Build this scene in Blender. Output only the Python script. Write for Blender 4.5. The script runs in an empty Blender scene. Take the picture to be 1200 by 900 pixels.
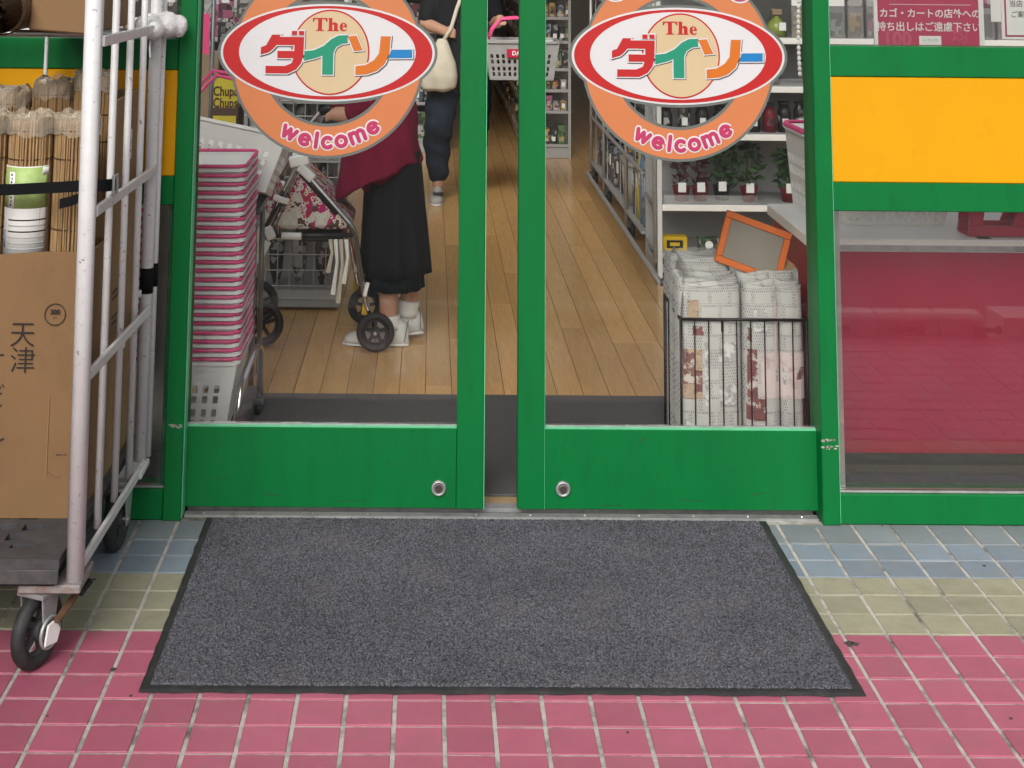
import bpy, bmesh, math, random
from mathutils import Vector, Matrix
random.seed(7)
PI = math.pi
R = math.radians
sc = bpy.context.scene
C = sc.collection

# ------------------------------------------------------------------ camera
cd = bpy.data.cameras.new('camera')
cam = bpy.data.objects.new('camera', cd); C.objects.link(cam); sc.camera = cam
cd.sensor_width = 36.0; cd.lens = 51.505
cd.shift_x = 0.06076; cd.shift_y = -0.62861
cd.clip_start = 0.05; cd.clip_end = 500
cam.matrix_world = Matrix(((0.99986466, -0.01243864, -0.01076757, -0.2047),
                           (-0.01235748, -0.13576832, -0.99066354, -4.1517),
                           (0.01086062, 0.99066253, -0.13590365, 1.5364),
                           (0, 0, 0, 1)))
# ------------------------------------------------------------------ world and sun
SUN_EL, SUN_AZ = R(36), R(194)       # azimuth clockwise from +Y: behind the camera, to its left
w = bpy.data.worlds.new('World'); sc.world = w; w.use_nodes = True
wn = w.node_tree.nodes; wl = w.node_tree.links
bg = wn['Background']; bg.inputs['Strength'].default_value = 0.15
sky = wn.new('ShaderNodeTexSky'); sky.sky_type = 'NISHITA'; sky.sun_disc = False
sky.sun_elevation = SUN_EL; sky.sun_rotation = SUN_AZ; sky.dust_density = 5.0; sky.air_density = 1.0; sky.ozone_density = 1.0
hs = wn.new('ShaderNodeHueSaturation'); hs.inputs['Saturation'].default_value = 0.3
wl.new(sky.outputs[0], hs.inputs['Color']); wl.new(hs.outputs[0], bg.inputs['Color'])
sd = bpy.data.lights.new('sun', 'SUN'); sun = bpy.data.objects.new('sun', sd); C.objects.link(sun)
sd.energy = 1.5; sd.angle = R(30); sd.color = (1.0, 0.96, 0.9)
dv = Vector((math.sin(SUN_AZ) * math.cos(SUN_EL), math.cos(SUN_AZ) * math.cos(SUN_EL), math.sin(SUN_EL)))
sun.rotation_euler = dv.to_track_quat('Z', 'Y').to_euler(); sun.location = dv * 20
vs = sc.view_settings
vs.view_transform = 'Standard'; vs.look = 'None'; vs.exposure = 0.36; vs.gamma = 1.0; vs.use_curve_mapping = False
sc.cycles.use_denoising = True
sc.cycles.max_bounces = 10; sc.cycles.transparent_max_bounces = 16

# ------------------------------------------------------------------ materials
MATS = {}
def lin(c):
    return tuple(((v / 255) / 12.92 if v / 255 <= 0.04045 else ((v / 255 + 0.055) / 1.055) ** 2.4) for v in c) + (1,)
def mat(name, col, rough=0.6, var=0.12, scale=20, bump=0.0, bscale=None, metal=0.0, spec=0.4, rnd=0.0, dirt=None, dscale=6, damt=0.4,
        stretch=(1, 1, 1), coat=0.0, trans=0.0, dlo=.5, dhi=.72):
    if name in MATS: return MATS[name]
    m = bpy.data.materials.new(name); m.use_nodes = True; MATS[name] = m
    n, l = m.node_tree.nodes, m.node_tree.links
    b = n['Principled BSDF']
    b.inputs['Roughness'].default_value = rough; b.inputs['Metallic'].default_value = metal
    b.inputs['Specular IOR Level'].default_value = spec
    b.inputs['Coat Weight'].default_value = coat
    b.inputs['Transmission Weight'].default_value = trans
    tc = n.new('ShaderNodeTexCoord'); mp = n.new('ShaderNodeMapping'); mp.inputs['Scale'].default_value = stretch
    oi = n.new('ShaderNodeObjectInfo')
    l.new(tc.outputs['Object'], mp.inputs['Vector'])
    ad = n.new('ShaderNodeVectorMath'); ad.operation = 'MULTIPLY_ADD'
    l.new(oi.outputs['Random'], ad.inputs[0]); ad.inputs[1].default_value = (37, 53, 71); l.new(mp.outputs[0], ad.inputs[2])
    nz = n.new('ShaderNodeTexNoise'); nz.inputs['Scale'].default_value = scale; nz.inputs['Detail'].default_value = 6; nz.inputs['Roughness'].default_value = 0.65
    l.new(ad.outputs[0], nz.inputs['Vector'])
    # brightness = 1 + var*(noise-.5)*2 + rnd*(random-.5)*2
    v1 = n.new('ShaderNodeMath'); v1.operation = 'MULTIPLY_ADD'; l.new(nz.outputs[0], v1.inputs[0]); v1.inputs[1].default_value = 3.2 * var; v1.inputs[2].default_value = 1 - 1.6 * var
    v2 = n.new('ShaderNodeMath'); v2.operation = 'MULTIPLY_ADD'; l.new(oi.outputs['Random'], v2.inputs[0]); v2.inputs[1].default_value = 2 * rnd; l.new(v1.outputs[0], v2.inputs[2])
    v3 = n.new('ShaderNodeMath'); v3.operation = 'SUBTRACT'; l.new(v2.outputs[0], v3.inputs[0]); v3.inputs[1].default_value = rnd
    mx = n.new('ShaderNodeVectorMath'); mx.operation = 'SCALE'; mx.inputs[0].default_value = col[:3]; l.new(v3.outputs[0], mx.inputs['Scale'])
    out = mx.outputs[0]
    if dirt is not None:
        n2 = n.new('ShaderNodeTexNoise'); n2.inputs['Scale'].default_value = dscale; n2.inputs['Detail'].default_value = 8; n2.inputs['Roughness'].default_value = 0.7
        l.new(ad.outputs[0], n2.inputs['Vector'])
        rp = n.new('ShaderNodeMapRange'); rp.inputs[1].default_value = dlo; rp.inputs[2].default_value = dhi; rp.inputs[4].default_value = damt
        l.new(n2.outputs[0], rp.inputs[0])
        mc = n.new('ShaderNodeMix'); mc.data_type = 'RGBA'; l.new(rp.outputs[0], mc.inputs['Factor']); l.new(out, mc.inputs['A']); mc.inputs['B'].default_value = dirt
        out = mc.outputs['Result']
    l.new(out, b.inputs['Base Color'])
    if bump:
        bp = n.new('ShaderNodeBump'); bp.inputs['Strength'].default_value = bump; bp.inputs['Distance'].default_value = 0.002
        n3 = n.new('ShaderNodeTexNoise'); n3.inputs['Scale'].default_value = bscale or scale * 4; n3.inputs['Detail'].default_value = 4
        l.new(ad.outputs[0], n3.inputs['Vector']); l.new(n3.outputs[0], bp.inputs['Height']); l.new(bp.outputs[0], b.inputs['Normal'])
    return m
def glass_mat(name, tint=(0.93, 0.96, 0.95, 1), ior=1.4, haze=0.0, hcol=(.6, .6, .6, 1)):
    m = bpy.data.materials.new(name); m.use_nodes = True
    n, l = m.node_tree.nodes, m.node_tree.links
    n.remove(n['Principled BSDF'])
    tr = n.new('ShaderNodeBsdfTransparent'); tr.inputs[0].default_value = tint
    gl = n.new('ShaderNodeBsdfGlossy'); gl.inputs['Roughness'].default_value = 0.005
    fr = n.new('ShaderNodeFresnel'); fr.inputs[0].default_value = ior
    mx = n.new('ShaderNodeMixShader'); l.new(fr.outputs[0], mx.inputs[0]); l.new(tr.outputs[0], mx.inputs[1]); l.new(gl.outputs[0], mx.inputs[2])
    out = mx.outputs[0]
    if haze:
        df = n.new('ShaderNodeBsdfDiffuse'); df.inputs[0].default_value = hcol
        nz = n.new('ShaderNodeTexNoise'); nz.inputs['Scale'].default_value = 5; nz.inputs['Detail'].default_value = 7
        tc = n.new('ShaderNodeTexCoord'); l.new(tc.outputs['Object'], nz.inputs['Vector'])
        rp = n.new('ShaderNodeMapRange'); rp.inputs[1].default_value = .35; rp.inputs[2].default_value = .75; rp.inputs[3].default_value = haze * .4; rp.inputs[4].default_value = haze
        l.new(nz.outputs[0], rp.inputs[0])
        m2 = n.new('ShaderNodeMixShader'); l.new(rp.outputs[0], m2.inputs[0]); l.new(out, m2.inputs[1]); l.new(df.outputs[0], m2.inputs[2]); out = m2.outputs[0]
    l.new(out, n['Material Output'].inputs[0])
    return m

GREEN = mat('green_paint', (0.0004, 0.118, 0.027), 0.42, 0.10, 5, 0.06, 60, stretch=(1.5, 1.5, .35), dirt=(0.002, 0.078, 0.020, 1), dscale=12, damt=0.5, spec=.2)
GREENL = mat('green_edge_pale', (0.10, 0.42, 0.22), 0.4, 0.2, 30)  # paler green for edge strips and door glazing beads
YEL = mat('yellow_paint', (0.55, 0.262, 0.0015), 0.42, 0.06, 4, 0.03, 50, dirt=(0.42, 0.19, 0.003, 1), dscale=16, damt=0.4, spec=.2, dlo=.55)
STEEL = mat('brushed_steel', (0.45, 0.45, 0.43), 0.32, 0.15, 40, metal=0.9)
ALU = mat('aluminium', (0.34, 0.35, 0.35), 0.42, 0.25, 30, metal=0.5, dirt=(.12, .12, .11, 1), dscale=14, damt=.6)
DARK = mat('dark_gap', (0.012, 0.012, 0.012), 0.8)
WOODSTRIP = mat('threshold_wood', (0.30, 0.21, 0.11), 0.6, 0.2, 30)
RUB = mat('black_rubber', (0.018, 0.019, 0.020), 0.62, 0.2, 40, 0.2, 200, dirt=(.07, .07, .068, 1), dscale=25, damt=.5)
GROUT = mat('grout', (0.40, 0.38, 0.345), 0.9, 0.25, 30, 0.5, 300, dirt=(.07, .065, .055, 1), dscale=11, damt=.9, dlo=.47, dhi=.66)  # dark patches paint in the joint shadows along with real dirt
PINK = mat('pink_tile', (0.345, 0.090, 0.142), 0.44, 0.10, 22, 0.15, 260, rnd=0.09, dirt=(.27, .105, .13, 1), dscale=9, damt=.6)
GRNT = mat('green_tile', (0.25, 0.245, 0.172), 0.62, 0.14, 24, 0.25, 260, rnd=0.10, dirt=(.16, .15, .11, 1), dscale=14, damt=.5)
BLUT = mat('blue_tile', (0.165, 0.205, 0.25), 0.55, 0.12, 22, 0.2, 260, rnd=0.10, dirt=(.20, .20, .18, 1), dscale=9, damt=.6)
GREYT = mat('grey_tile', (0.178, 0.20, 0.22), 0.6, 0.14, 22, 0.2, 260, rnd=0.08, dirt=(.12, .12, .10, 1), dscale=11, damt=.5)
CONC = mat('concrete', (0.50, 0.49, 0.47), 0.85, 0.2, 12, 0.4, 90)
ASPH = mat('asphalt', (0.05, 0.05, 0.052), 0.9, 0.3, 60, 0.6, 300)
CARPET = mat('entrance_carpet', (0.085, 0.083, 0.080), 0.95, 0.35, 160, 0.8, 500, spec=.1)
WHITEP = mat('white_paint', (0.62, 0.62, 0.61), 0.45, 0.10, 25, 0.08, 100)
CAGE = mat('worn_white_steel', (0.55, 0.55, 0.555), 0.42, 0.08, 26, 0.1, 120, dirt=(.10, .085, .075, 1), dscale=60, damt=.85, dlo=.60, dhi=.68)
GREYPL = mat('grey_plastic', (0.052, 0.051, 0.054), 0.55, 0.25, 14, 0.2, 90, dirt=(.13, .12, .105, 1), dscale=10, damt=.55, spec=.25)
CARD = mat('cardboard', (0.185, 0.106, 0.047), 0.8, 0.07, 9, 0.1, 140, dirt=(.125, .069, .030, 1), dscale=3.5, damt=.7, stretch=(1, 1, .5))
CARD2 = mat('pale_cardboard', (0.235, 0.145, 0.068), 0.8, 0.08, 9, 0.1, 140)
INK = mat('black_ink', (0.018, 0.014, 0.012), 0.7)
STRAP = mat('black_webbing', (0.007, 0.007, 0.008), 0.7, 0.3, 200, spec=.08)
REED = mat('reed', (0.27, 0.165, 0.072), 0.65, 0.60, 60, 0.3, 200, rnd=.05, stretch=(3, 3, .22), dirt=(.13, .075, .03, 1), dscale=40, damt=.7)
REEDD = mat('reed_dark', (0.14, 0.085, 0.045), 0.7, 0.4, 60, stretch=(3, .3, 3))
THREAD = mat('dark_thread', (0.05, 0.025, 0.012), 0.8)
PWHITE = mat('white_plastic', (0.76, 0.76, 0.74), 0.42, 0.07, 12)
PPINK = mat('pink_plastic', (0.70, 0.07, 0.22), 0.4, 0.10, 20)
CHROME = mat('chrome', (0.55, 0.55, 0.55), 0.18, 0.1, 20, metal=1.0)
BLKPL = mat('black_plastic', (0.015, 0.015, 0.016), 0.42, 0.2, 30)
GREYMET = mat('grey_metal', (0.16, 0.165, 0.17), 0.35, 0.15, 30, metal=.5)
MAROON = mat('maroon_cloth', (0.155, 0.006, 0.030), 0.85, 0.25, 14, 0.4, 160, spec=.15)
BLACKC = mat('black_cloth', (0.010, 0.011, 0.014), 0.9, 0.3, 14, 0.3, 160, spec=.15)
DENIM = mat('dark_denim', (0.013, 0.019, 0.030), 0.85, 0.35, 20, 0.4, 200, spec=.15)
SKIN = mat('skin', (0.42, 0.23, 0.15), 0.55, 0.08, 20)
SOCK = mat('white_sock', (0.66, 0.65, 0.62), 0.9, 0.06, 60, 0.4, 260)
SHOE = mat('white_sneaker', (0.55, 0.55, 0.52), 0.55, 0.1, 30)
SHOEG = mat('grey_sneaker', (0.33, 0.32, 0.30), 0.6, 0.25, 60)
HAIR = mat('grey_hair', (0.16, 0.15, 0.14), 0.6, 0.3, 80)
HAIRB = mat('black_hair', (0.012, 0.011, 0.010), 0.5, 0.3, 80)
CANVAS = mat('cream_canvas', (0.52, 0.47, 0.37), 0.85, 0.10, 14, 0.5, 120)
REDP = mat('red_laminate', (0.31, 0.009, 0.040), 0.36, 0.07, 4, dirt=(.25, .012, .036, 1), dscale=3, damt=.5)
REDH = mat('red_plastic', (0.42, 0.012, 0.05), 0.35, 0.08, 12)
COUNTW = mat('white_laminate', (0.78, 0.77, 0.73), 0.3, 0.04, 5)
PALEW = mat('shelf_white', (0.56, 0.57, 0.56), 0.45, 0.05, 6)
SHELFG = mat('shelf_grey', (0.30, 0.30, 0.295), 0.5, 0.08, 6)
WIRE = mat('dark_wire', (0.022, 0.020, 0.019), 0.5, 0.3, 60, metal=.4)
WWIRE = mat('pale_wire', (0.33, 0.33, 0.325), 0.4, 0.1, 40, metal=.2)
ORNG = mat('orange_frame', (0.50, 0.105, 0.010), 0.6, 0.14, 30, 0.3, 90, stretch=(1, 1, 4))
SLATE = mat('slate_board', (0.19, 0.17, 0.14), 0.7, 0.08, 10)
BAGPL = glass_mat('clear_plastic', (0.98, 0.98, 0.98, 1), 1.4, 0.22, (.8, .8, .8, 1))
GLASS = glass_mat('door_glass', (0.985, 0.992, 0.987, 1), 1.31, 0.003)
GLASS2 = glass_mat('side_glass', (0.97, 0.975, 0.97, 1), 1.6, 0.012, (.8, .76, .76, 1))
LEAF = mat('plant_leaf', (0.030, 0.065, 0.022), 0.5, 0.4, 40)
POTR = mat('pot_red', (0.16, 0.014, 0.022), 0.5, 0.2, 30)
POTB = mat('pot_black', (0.02, 0.018, 0.018), 0.5, 0.2, 30)
PAPERW = mat('white_paper', (0.70, 0.70, 0.68), 0.8, 0.05, 10)
SOFTR = mat('sticker_red', (0.36, 0.007, 0.008), 0.4, 0.05, 10)
SORNG = mat('sticker_orange', (0.445, 0.145, 0.052), 0.42, 0.05, 8)
SWHITE = mat('sticker_white', (0.50, 0.495, 0.51), 0.4, 0.04, 10)
SBEIGE = mat('sticker_beige', (0.46, 0.355, 0.215), 0.4, 0.05, 10)
SGREEN = mat('sticker_green', (0.006, 0.20, 0.118), 0.4, 0.04, 10)
SORNG2 = mat('sticker_deep_orange', (0.46, 0.115, 0.007), 0.4, 0.04, 10)
SBLUE = mat('sticker_blue', (0.003, 0.145, 0.37), 0.4, 0.04, 10)
SPINK = mat('sticker_pink', (0.355, 0.025, 0.09), 0.4, 0.04, 10)
SEDGE = mat('sticker_edge', (0.10, 0.115, 0.105), 0.4, 0.1, 10)
SIGNP = mat('sign_pink', (0.40, 0.02, 0.075), 0.5, 0.06, 12)
TAN = mat('tan_board', (0.26, 0.19, 0.12), 0.6, 0.15, 6, stretch=(1, 1, .2))
WALLM = mat('shop_wall', (0.42, 0.40, 0.36), 0.7, 0.08, 3)

def wood_mat():
    m = mat('plank_wood', (0.55, 0.325, 0.125), 0.15, 0.16, 16, 0.08, 90, rnd=.13, stretch=(6, .5, 6), dirt=(.44, .24, .085, 1), dscale=9, damt=.5, spec=.45)
    return m
WOOD = wood_mat()
WOODGAP = mat('plank_gap', (0.05, 0.025, 0.012), 0.8)

def news_mat(name, s=1.0):
    m = bpy.data.materials.new(name); m.use_nodes = True
    n, l = m.node_tree.nodes, m.node_tree.links; b = n['Principled BSDF']; b.inputs['Roughness'].default_value = .85
    tc = n.new('ShaderNodeTexCoord'); mp = n.new('ShaderNodeMapping'); mp.inputs['Rotation'].default_value = (R(90), 0, 0)
    l.new(tc.outputs['Object'], mp.inputs[0])
    br = n.new('ShaderNodeTexBrick'); br.offset = 0.37; br.squash = 1
    br.inputs['Scale'].default_value = 1; br.inputs['Brick Width'].default_value = .0060; br.inputs['Row Height'].default_value = .0085
    br.inputs['Mortar Size'].default_value = .0016; br.inputs['Mortar Smooth'].default_value = .4
    br.inputs['Color1'].default_value = (.22, .22, .22, 1); br.inputs['Color2'].default_value = (.36, .36, .35, 1); br.inputs['Mortar'].default_value = (.50, .49, .47, 1)
    l.new(mp.outputs[0], br.inputs['Vector'])
    vo = n.new('ShaderNodeTexBrick'); vo.inputs['Scale'].default_value = 1; vo.inputs['Brick Width'].default_value = .062 * s; vo.inputs['Row Height'].default_value = .044 * s
    vo.inputs['Mortar Size'].default_value = .006; vo.inputs['Color1'].default_value = (0, 0, 0, 1); vo.inputs['Color2'].default_value = (1, 1, 1, 1); vo.inputs['Mortar'].default_value = (.45, .45, .45, 1)
    l.new(mp.outputs[0], vo.inputs['Vector'])
    rp = n.new('ShaderNodeMapRange'); rp.inputs[1].default_value = .46; rp.inputs[2].default_value = .52; l.new(vo.outputs['Color'], rp.inputs[0])
    mc = n.new('ShaderNodeMix'); mc.data_type = 'RGBA'; l.new(rp.outputs[0], mc.inputs['Factor']); mc.inputs['B'].default_value = (.50, .49, .465, 1); l.new(br.outputs['Color'], mc.inputs['A'])
    nz = n.new('ShaderNodeTexNoise'); nz.inputs['Scale'].default_value = 9; l.new(tc.outputs['Object'], nz.inputs['Vector'])
    m3 = n.new('ShaderNodeMix'); m3.data_type = 'RGBA'; m3.blend_type = 'MULTIPLY'; m3.inputs['Factor'].default_value = .3; l.new(mc.outputs['Result'], m3.inputs['A']); l.new(nz.outputs[0], m3.inputs['B'])
    l.new(m3.outputs['Result'], b.inputs['Base Color'])
    return m
NEWS = news_mat('newsprint')

def floral_mat():
    m = bpy.data.materials.new('floral_cloth'); m.use_nodes = True
    n, l = m.node_tree.nodes, m.node_tree.links; b = n['Principled BSDF']; b.inputs['Roughness'].default_value = .8
    tc = n.new('ShaderNodeTexCoord')
    vo = n.new('ShaderNodeTexVoronoi'); vo.inputs['Scale'].default_value = 27; l.new(tc.outputs['Object'], vo.inputs['Vector'])
    cr = n.new('ShaderNodeValToRGB'); cr.color_ramp.interpolation = 'CONSTANT'
    els = [(0, (.55, .52, .46, 1)), (.16, (.40, .015, .12, 1)), (.42, (.50, .16, .03, 1)), (.58, (.10, .04, .04, 1)), (.70, (.55, .50, .42, 1)), (.82, (.38, .02, .06, 1))]
    cr.color_ramp.elements[0].position = 0; cr.color_ramp.elements[0].color = els[0][1]; cr.color_ramp.elements[1].position = els[1][0]; cr.color_ramp.elements[1].color = els[1][1]
    for p_, c_ in els[2:]:
        e = cr.color_ramp.elements.new(p_); e.color = c_
    sp = n.new('ShaderNodeSeparateColor'); l.new(vo.outputs['Color'], sp.inputs[0]); l.new(sp.outputs[0], cr.inputs[0])
    v2 = n.new('ShaderNodeTexVoronoi'); v2.inputs['Scale'].default_value = 75; l.new(tc.outputs['Object'], v2.inputs['Vector'])
    rp = n.new('ShaderNodeMapRange'); rp.inputs[1].default_value = .25; rp.inputs[2].default_value = .3; l.new(v2.outputs['Distance'], rp.inputs[0])
    mc = n.new('ShaderNodeMix'); mc.data_type = 'RGBA'; l.new(rp.outputs[0], mc.inputs['Factor']); l.new(cr.outputs[0], mc.inputs['A'])
    c2 = n.new('ShaderNodeMix'); c2.data_type = 'RGBA'; s2 = n.new('ShaderNodeSeparateColor'); l.new(v2.outputs['Color'], s2.inputs[0]); g = n.new('ShaderNodeMath'); g.operation = 'GREATER_THAN'; g.inputs[1].default_value = .6; l.new(s2.outputs[1], g.inputs[0])
    l.new(g.outputs[0], c2.inputs['Factor']); l.new(cr.outputs[0], c2.inputs['A']); c2.inputs['B'].default_value = (.6, .57, .5, 1); l.new(c2.outputs['Result'], mc.inputs['B'])
    l.new(mc.outputs['Result'], b.inputs['Base Color'])
    return m
FLORAL = floral_mat()

def pile_mat():
    m = bpy.data.materials.new('mat_pile'); m.use_nodes = True
    n, l = m.node_tree.nodes, m.node_tree.links; b = n['Principled BSDF']; b.inputs['Roughness'].default_value = .95; b.inputs['Specular IOR Level'].default_value = .08
    tc = n.new('ShaderNodeTexCoord')
    a = n.new('ShaderNodeTexNoise'); a.inputs['Scale'].default_value = 240; a.inputs['Detail'].default_value = 3; l.new(tc.outputs['Object'], a.inputs['Vector'])
    r1 = n.new('ShaderNodeValToRGB'); r1.color_ramp.elements[0].position = .34; r1.color_ramp.elements[0].color = (.022, .023, .027, 1); r1.color_ramp.elements[1].position = .68; r1.color_ramp.elements[1].color = (.122, .124, .143, 1)
    l.new(a.outputs[0], r1.inputs[0])
    c = n.new('ShaderNodeTexNoise'); c.inputs['Scale'].default_value = 3.2; c.inputs['Detail'].default_value = 6; c.inputs['Roughness'].default_value = .62; l.new(tc.outputs['Object'], c.inputs['Vector'])
    r2 = n.new('ShaderNodeMapRange'); r2.inputs[1].default_value = .3; r2.inputs[2].default_value = .7; r2.inputs[3].default_value = .84; r2.inputs[4].default_value = 1.14; l.new(c.outputs[0], r2.inputs[0])
    sc_ = n.new('ShaderNodeVectorMath'); sc_.operation = 'SCALE'; l.new(r1.outputs[0], sc_.inputs[0]); l.new(r2.outputs[0], sc_.inputs['Scale'])
    d = n.new('ShaderNodeTexNoise'); d.inputs['Scale'].default_value = 6; d.inputs['Detail'].default_value = 5; l.new(tc.outputs['Object'], d.inputs['Vector'])
    r3 = n.new('ShaderNodeMapRange'); r3.inputs[1].default_value = .55; r3.inputs[2].default_value = .75; r3.inputs[4].default_value = .28; l.new(d.outputs[0], r3.inputs[0])
    mc = n.new('ShaderNodeMix'); mc.data_type = 'RGBA'; l.new(r3.outputs[0], mc.inputs['Factor']); l.new(sc_.outputs[0], mc.inputs['A']); mc.inputs['B'].default_value = (.105, .082, .082, 1)
    l.new(mc.outputs['Result'], b.inputs['Base Color'])
    return m
PILE = pile_mat()

def goods_mat(name, col):
    m = bpy.data.materials.new(name); m.use_nodes = True
    n, l = m.node_tree.nodes, m.node_tree.links; b = n['Principled BSDF']; b.inputs['Roughness'].default_value = .4
    tc = n.new('ShaderNodeTexCoord'); oi = n.new('ShaderNodeObjectInfo')
    ad = n.new('ShaderNodeVectorMath'); ad.operation = 'MULTIPLY_ADD'; l.new(oi.outputs['Random'], ad.inputs[0]); ad.inputs[1].default_value = (7, 13, 5); l.new(tc.outputs['Object'], ad.inputs[2])
    vo = n.new('ShaderNodeTexVoronoi'); vo.distance = 'CHEBYCHEV'; vo.inputs['Scale'].default_value = 38; l.new(ad.outputs[0], vo.inputs['Vector'])
    sp = n.new('ShaderNodeSeparateColor'); l.new(vo.outputs['Color'], sp.inputs[0])
    cr = n.new('ShaderNodeValToRGB'); cr.color_ramp.interpolation = 'CONSTANT'; e = cr.color_ramp.elements
    e[0].color = (*col, 1); e[1].position = .5; e[1].color = tuple(c * .35 for c in col) + (1,)
    x = e.new(.72); x.color = tuple(min(1, c * .5 + .22) for c in col) + (1,)
    x = e.new(.86); x.color = (.02, .02, .022, 1)
    x = e.new(.95); x.color = (.4, .39, .37, 1)
    l.new(sp.outputs[0], cr.inputs[0]); l.new(cr.outputs[0], b.inputs['Base Color'])
    return m
GOODS = [goods_mat('goods_%d' % i, c) for i, c in enumerate([(.025, .025, .027), (.09, .09, .09), (.30, .30, .29), (.14, .03, .035), (.05, .075, .11), (.24, .17, .07), (.08, .14, .06), (.34, .22, .05), (.28, .08, .15), (.07, .055, .05)])]

# ------------------------------------------------------------------ mesh helpers
ORG = {}
class MB:
    def __init__(s): s.v = []; s.f = []
    def add(s, vs, fs):
        o = len(s.v); s.v += [tuple(v) for v in vs]; s.f += [tuple(i + o for i in f) for f in fs]; return s
    def box(s, x0, x1, y0, y1, z0, z1):
        return s.add([(x0, y0, z0), (x1, y0, z0), (x1, y1, z0), (x0, y1, z0), (x0, y0, z1), (x1, y0, z1), (x1, y1, z1), (x0, y1, z1)],
                     [(0, 3, 2, 1), (4, 5, 6, 7), (0, 1, 5, 4), (1, 2, 6, 5), (2, 3, 7, 6), (3, 0, 4, 7)])
    def obox(s, c, size, rot=(0, 0, 0)):
        M = Matrix.Translation(c) @ (Matrix.Rotation(rot[2], 4, 'Z') @ Matrix.Rotation(rot[1], 4, 'Y') @ Matrix.Rotation(rot[0], 4, 'X'))
        a, b, d = (q / 2 for q in size)
        t = MB().box(-a, a, -b, b, -d, d)
        return s.add([M @ Vector(v) for v in t.v], t.f)
    def tube(s, pts, r, seg=8, caps=True):
        pts = [Vector(p) for p in pts]; n = len(pts)
        rs = r if isinstance(r, (list, tuple)) else [r] * n
        base = len(s.v); up = None
        for i, p in enumerate(pts):
            t = (pts[min(i + 1, n - 1)] - pts[max(i - 1, 0)])
            t = t.normalized() if t.length > 1e-9 else Vector((0, 0, 1))
            if up is None: up = Vector((0, 0, 1)) if abs(t.z) < .9 else Vector((1, 0, 0))
            a = t.cross(up)
            if a.length < 1e-6: a = t.cross(Vector((0, 1, 0)))
            a.normalize(); b = a.cross(t).normalized(); up = b
            for k in range(seg):
                q = 2 * PI * k / seg
                s.v.append(tuple(p + (a * math.cos(q) + b * math.sin(q)) * rs[i]))
        for i in range(n - 1):
            for k in range(seg):
                k2 = (k + 1) % seg
                s.f.append((base + i * seg + k, base + i * seg + k2, base + (i + 1) * seg + k2, base + (i + 1) * seg + k))
        if caps:
            s.f.append(tuple(base + k for k in range(seg))[::-1]); s.f.append(tuple(base + (n - 1) * seg + k for k in range(seg)))
        return s
    def rings(s, rings, caps=True, close=True):
        base = len(s.v); n = len(rings[0])
        for rg in rings: s.v += [tuple(p) for p in rg]
        for i in range(len(rings) - 1):
            for k in range(n if close else n - 1):
                k2 = (k + 1) % n
                s.f.append((base + i * n + k, base + i * n + k2, base + (i + 1) * n + k2, base + (i + 1) * n + k))
        if caps:
            s.f.append(tuple(range(base, base + n))[::-1]); o = base + (len(rings) - 1) * n; s.f.append(tuple(range(o, o + n)))
        return s
    def loft(s, secs, seg=16, pw=1.0):
        """secs: (x,y,z,rx,ry) horizontal ellipses going up"""
        rg = []
        for x, y, z, rx, ry in secs:
            ring = []
            for k in range(seg):
                q = 2 * PI * k / seg; cx, cy = math.cos(q), math.sin(q)
                ring.append((x + rx * math.copysign(abs(cx) ** pw, cx), y + ry * math.copysign(abs(cy) ** pw, cy), z))
            rg.append(ring)
        return s.rings(rg)
    def disc(s, c, axis, r, h, seg=20, r2=None):
        c = Vector(c); a = Vector(axis).normalized()
        return s.tube([c - a * h / 2, c + a * h / 2], [r, r if r2 is None else r2], seg)
    def torus(s, c, axis, Rr, r, seg=28, sub=8, sx=1.0):
        c = Vector(c); a = Vector(axis).normalized(); u = a.orthogonal().normalized(); v = a.cross(u)
        base = len(s.v)
        for i in range(seg):
            q = 2 * PI * i / seg; d = u * math.cos(q) + v * math.sin(q)
            for k in range(sub):
                t = 2 * PI * k / sub
                s.v.append(tuple(c + d * (Rr + r * math.cos(t)) + a * r * sx * math.sin(t)))
        for i in range(seg):
            for k in range(sub):
                i2, k2 = (i + 1) % seg, (k + 1) % sub
                s.f.append((base + i * sub + k, base + i2 * sub + k, base + i2 * sub + k2, base + i * sub + k2))
        return s
    def prism(s, poly, f, d):
        """poly of 2D pts, f maps (u,v,t) to 3D, extruded t=0..d"""
        n = len(poly)
        return s.add([f(u, v, 0) for u, v in poly] + [f(u, v, d) for u, v in poly],
                     [tuple(range(n))[::-1], tuple(range(n, 2 * n))] + [(i, (i + 1) % n, n + (i + 1) % n, n + i) for i in range(n)])
    def mesh(s, name, m, off=(0, 0, 0), smooth=False, bevel=0, solid=0):
        me = bpy.data.meshes.new(name)
        me.from_pydata([(v[0] - off[0], v[1] - off[1], v[2] - off[2]) for v in s.v], [], s.f)
        bm = bmesh.new(); bm.from_mesh(me)
        if solid: bmesh.ops.solidify(bm, geom=bm.faces[:], thickness=solid)
        bmesh.ops.recalc_face_normals(bm, faces=bm.faces)
        if bevel:
            es = [e for e in bm.edges if len(e.link_faces) == 2 and e.calc_face_angle(0) > .5]
            bmesh.ops.bevel(bm, geom=es, offset=bevel, segments=1, affect='EDGES')
        bm.to_mesh(me); bm.free()
        if m: me.materials.append(m)
        if smooth:
            for p in me.polygons: p.use_smooth = True
        return me
    def build(s, name, m, parent=None, smooth=False, bevel=0, solid=0, loc=None):
        off = ORG.get(parent.name, (0, 0, 0)) if parent else (loc or (0, 0, 0))
        me = s.mesh(name, m, off, smooth, bevel, solid)
        o = bpy.data.objects.new(name, me); C.objects.link(o)
        if parent: o.parent = parent; ORG[o.name] = off
        else: o.location = off; ORG[o.name] = off
        return o
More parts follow.
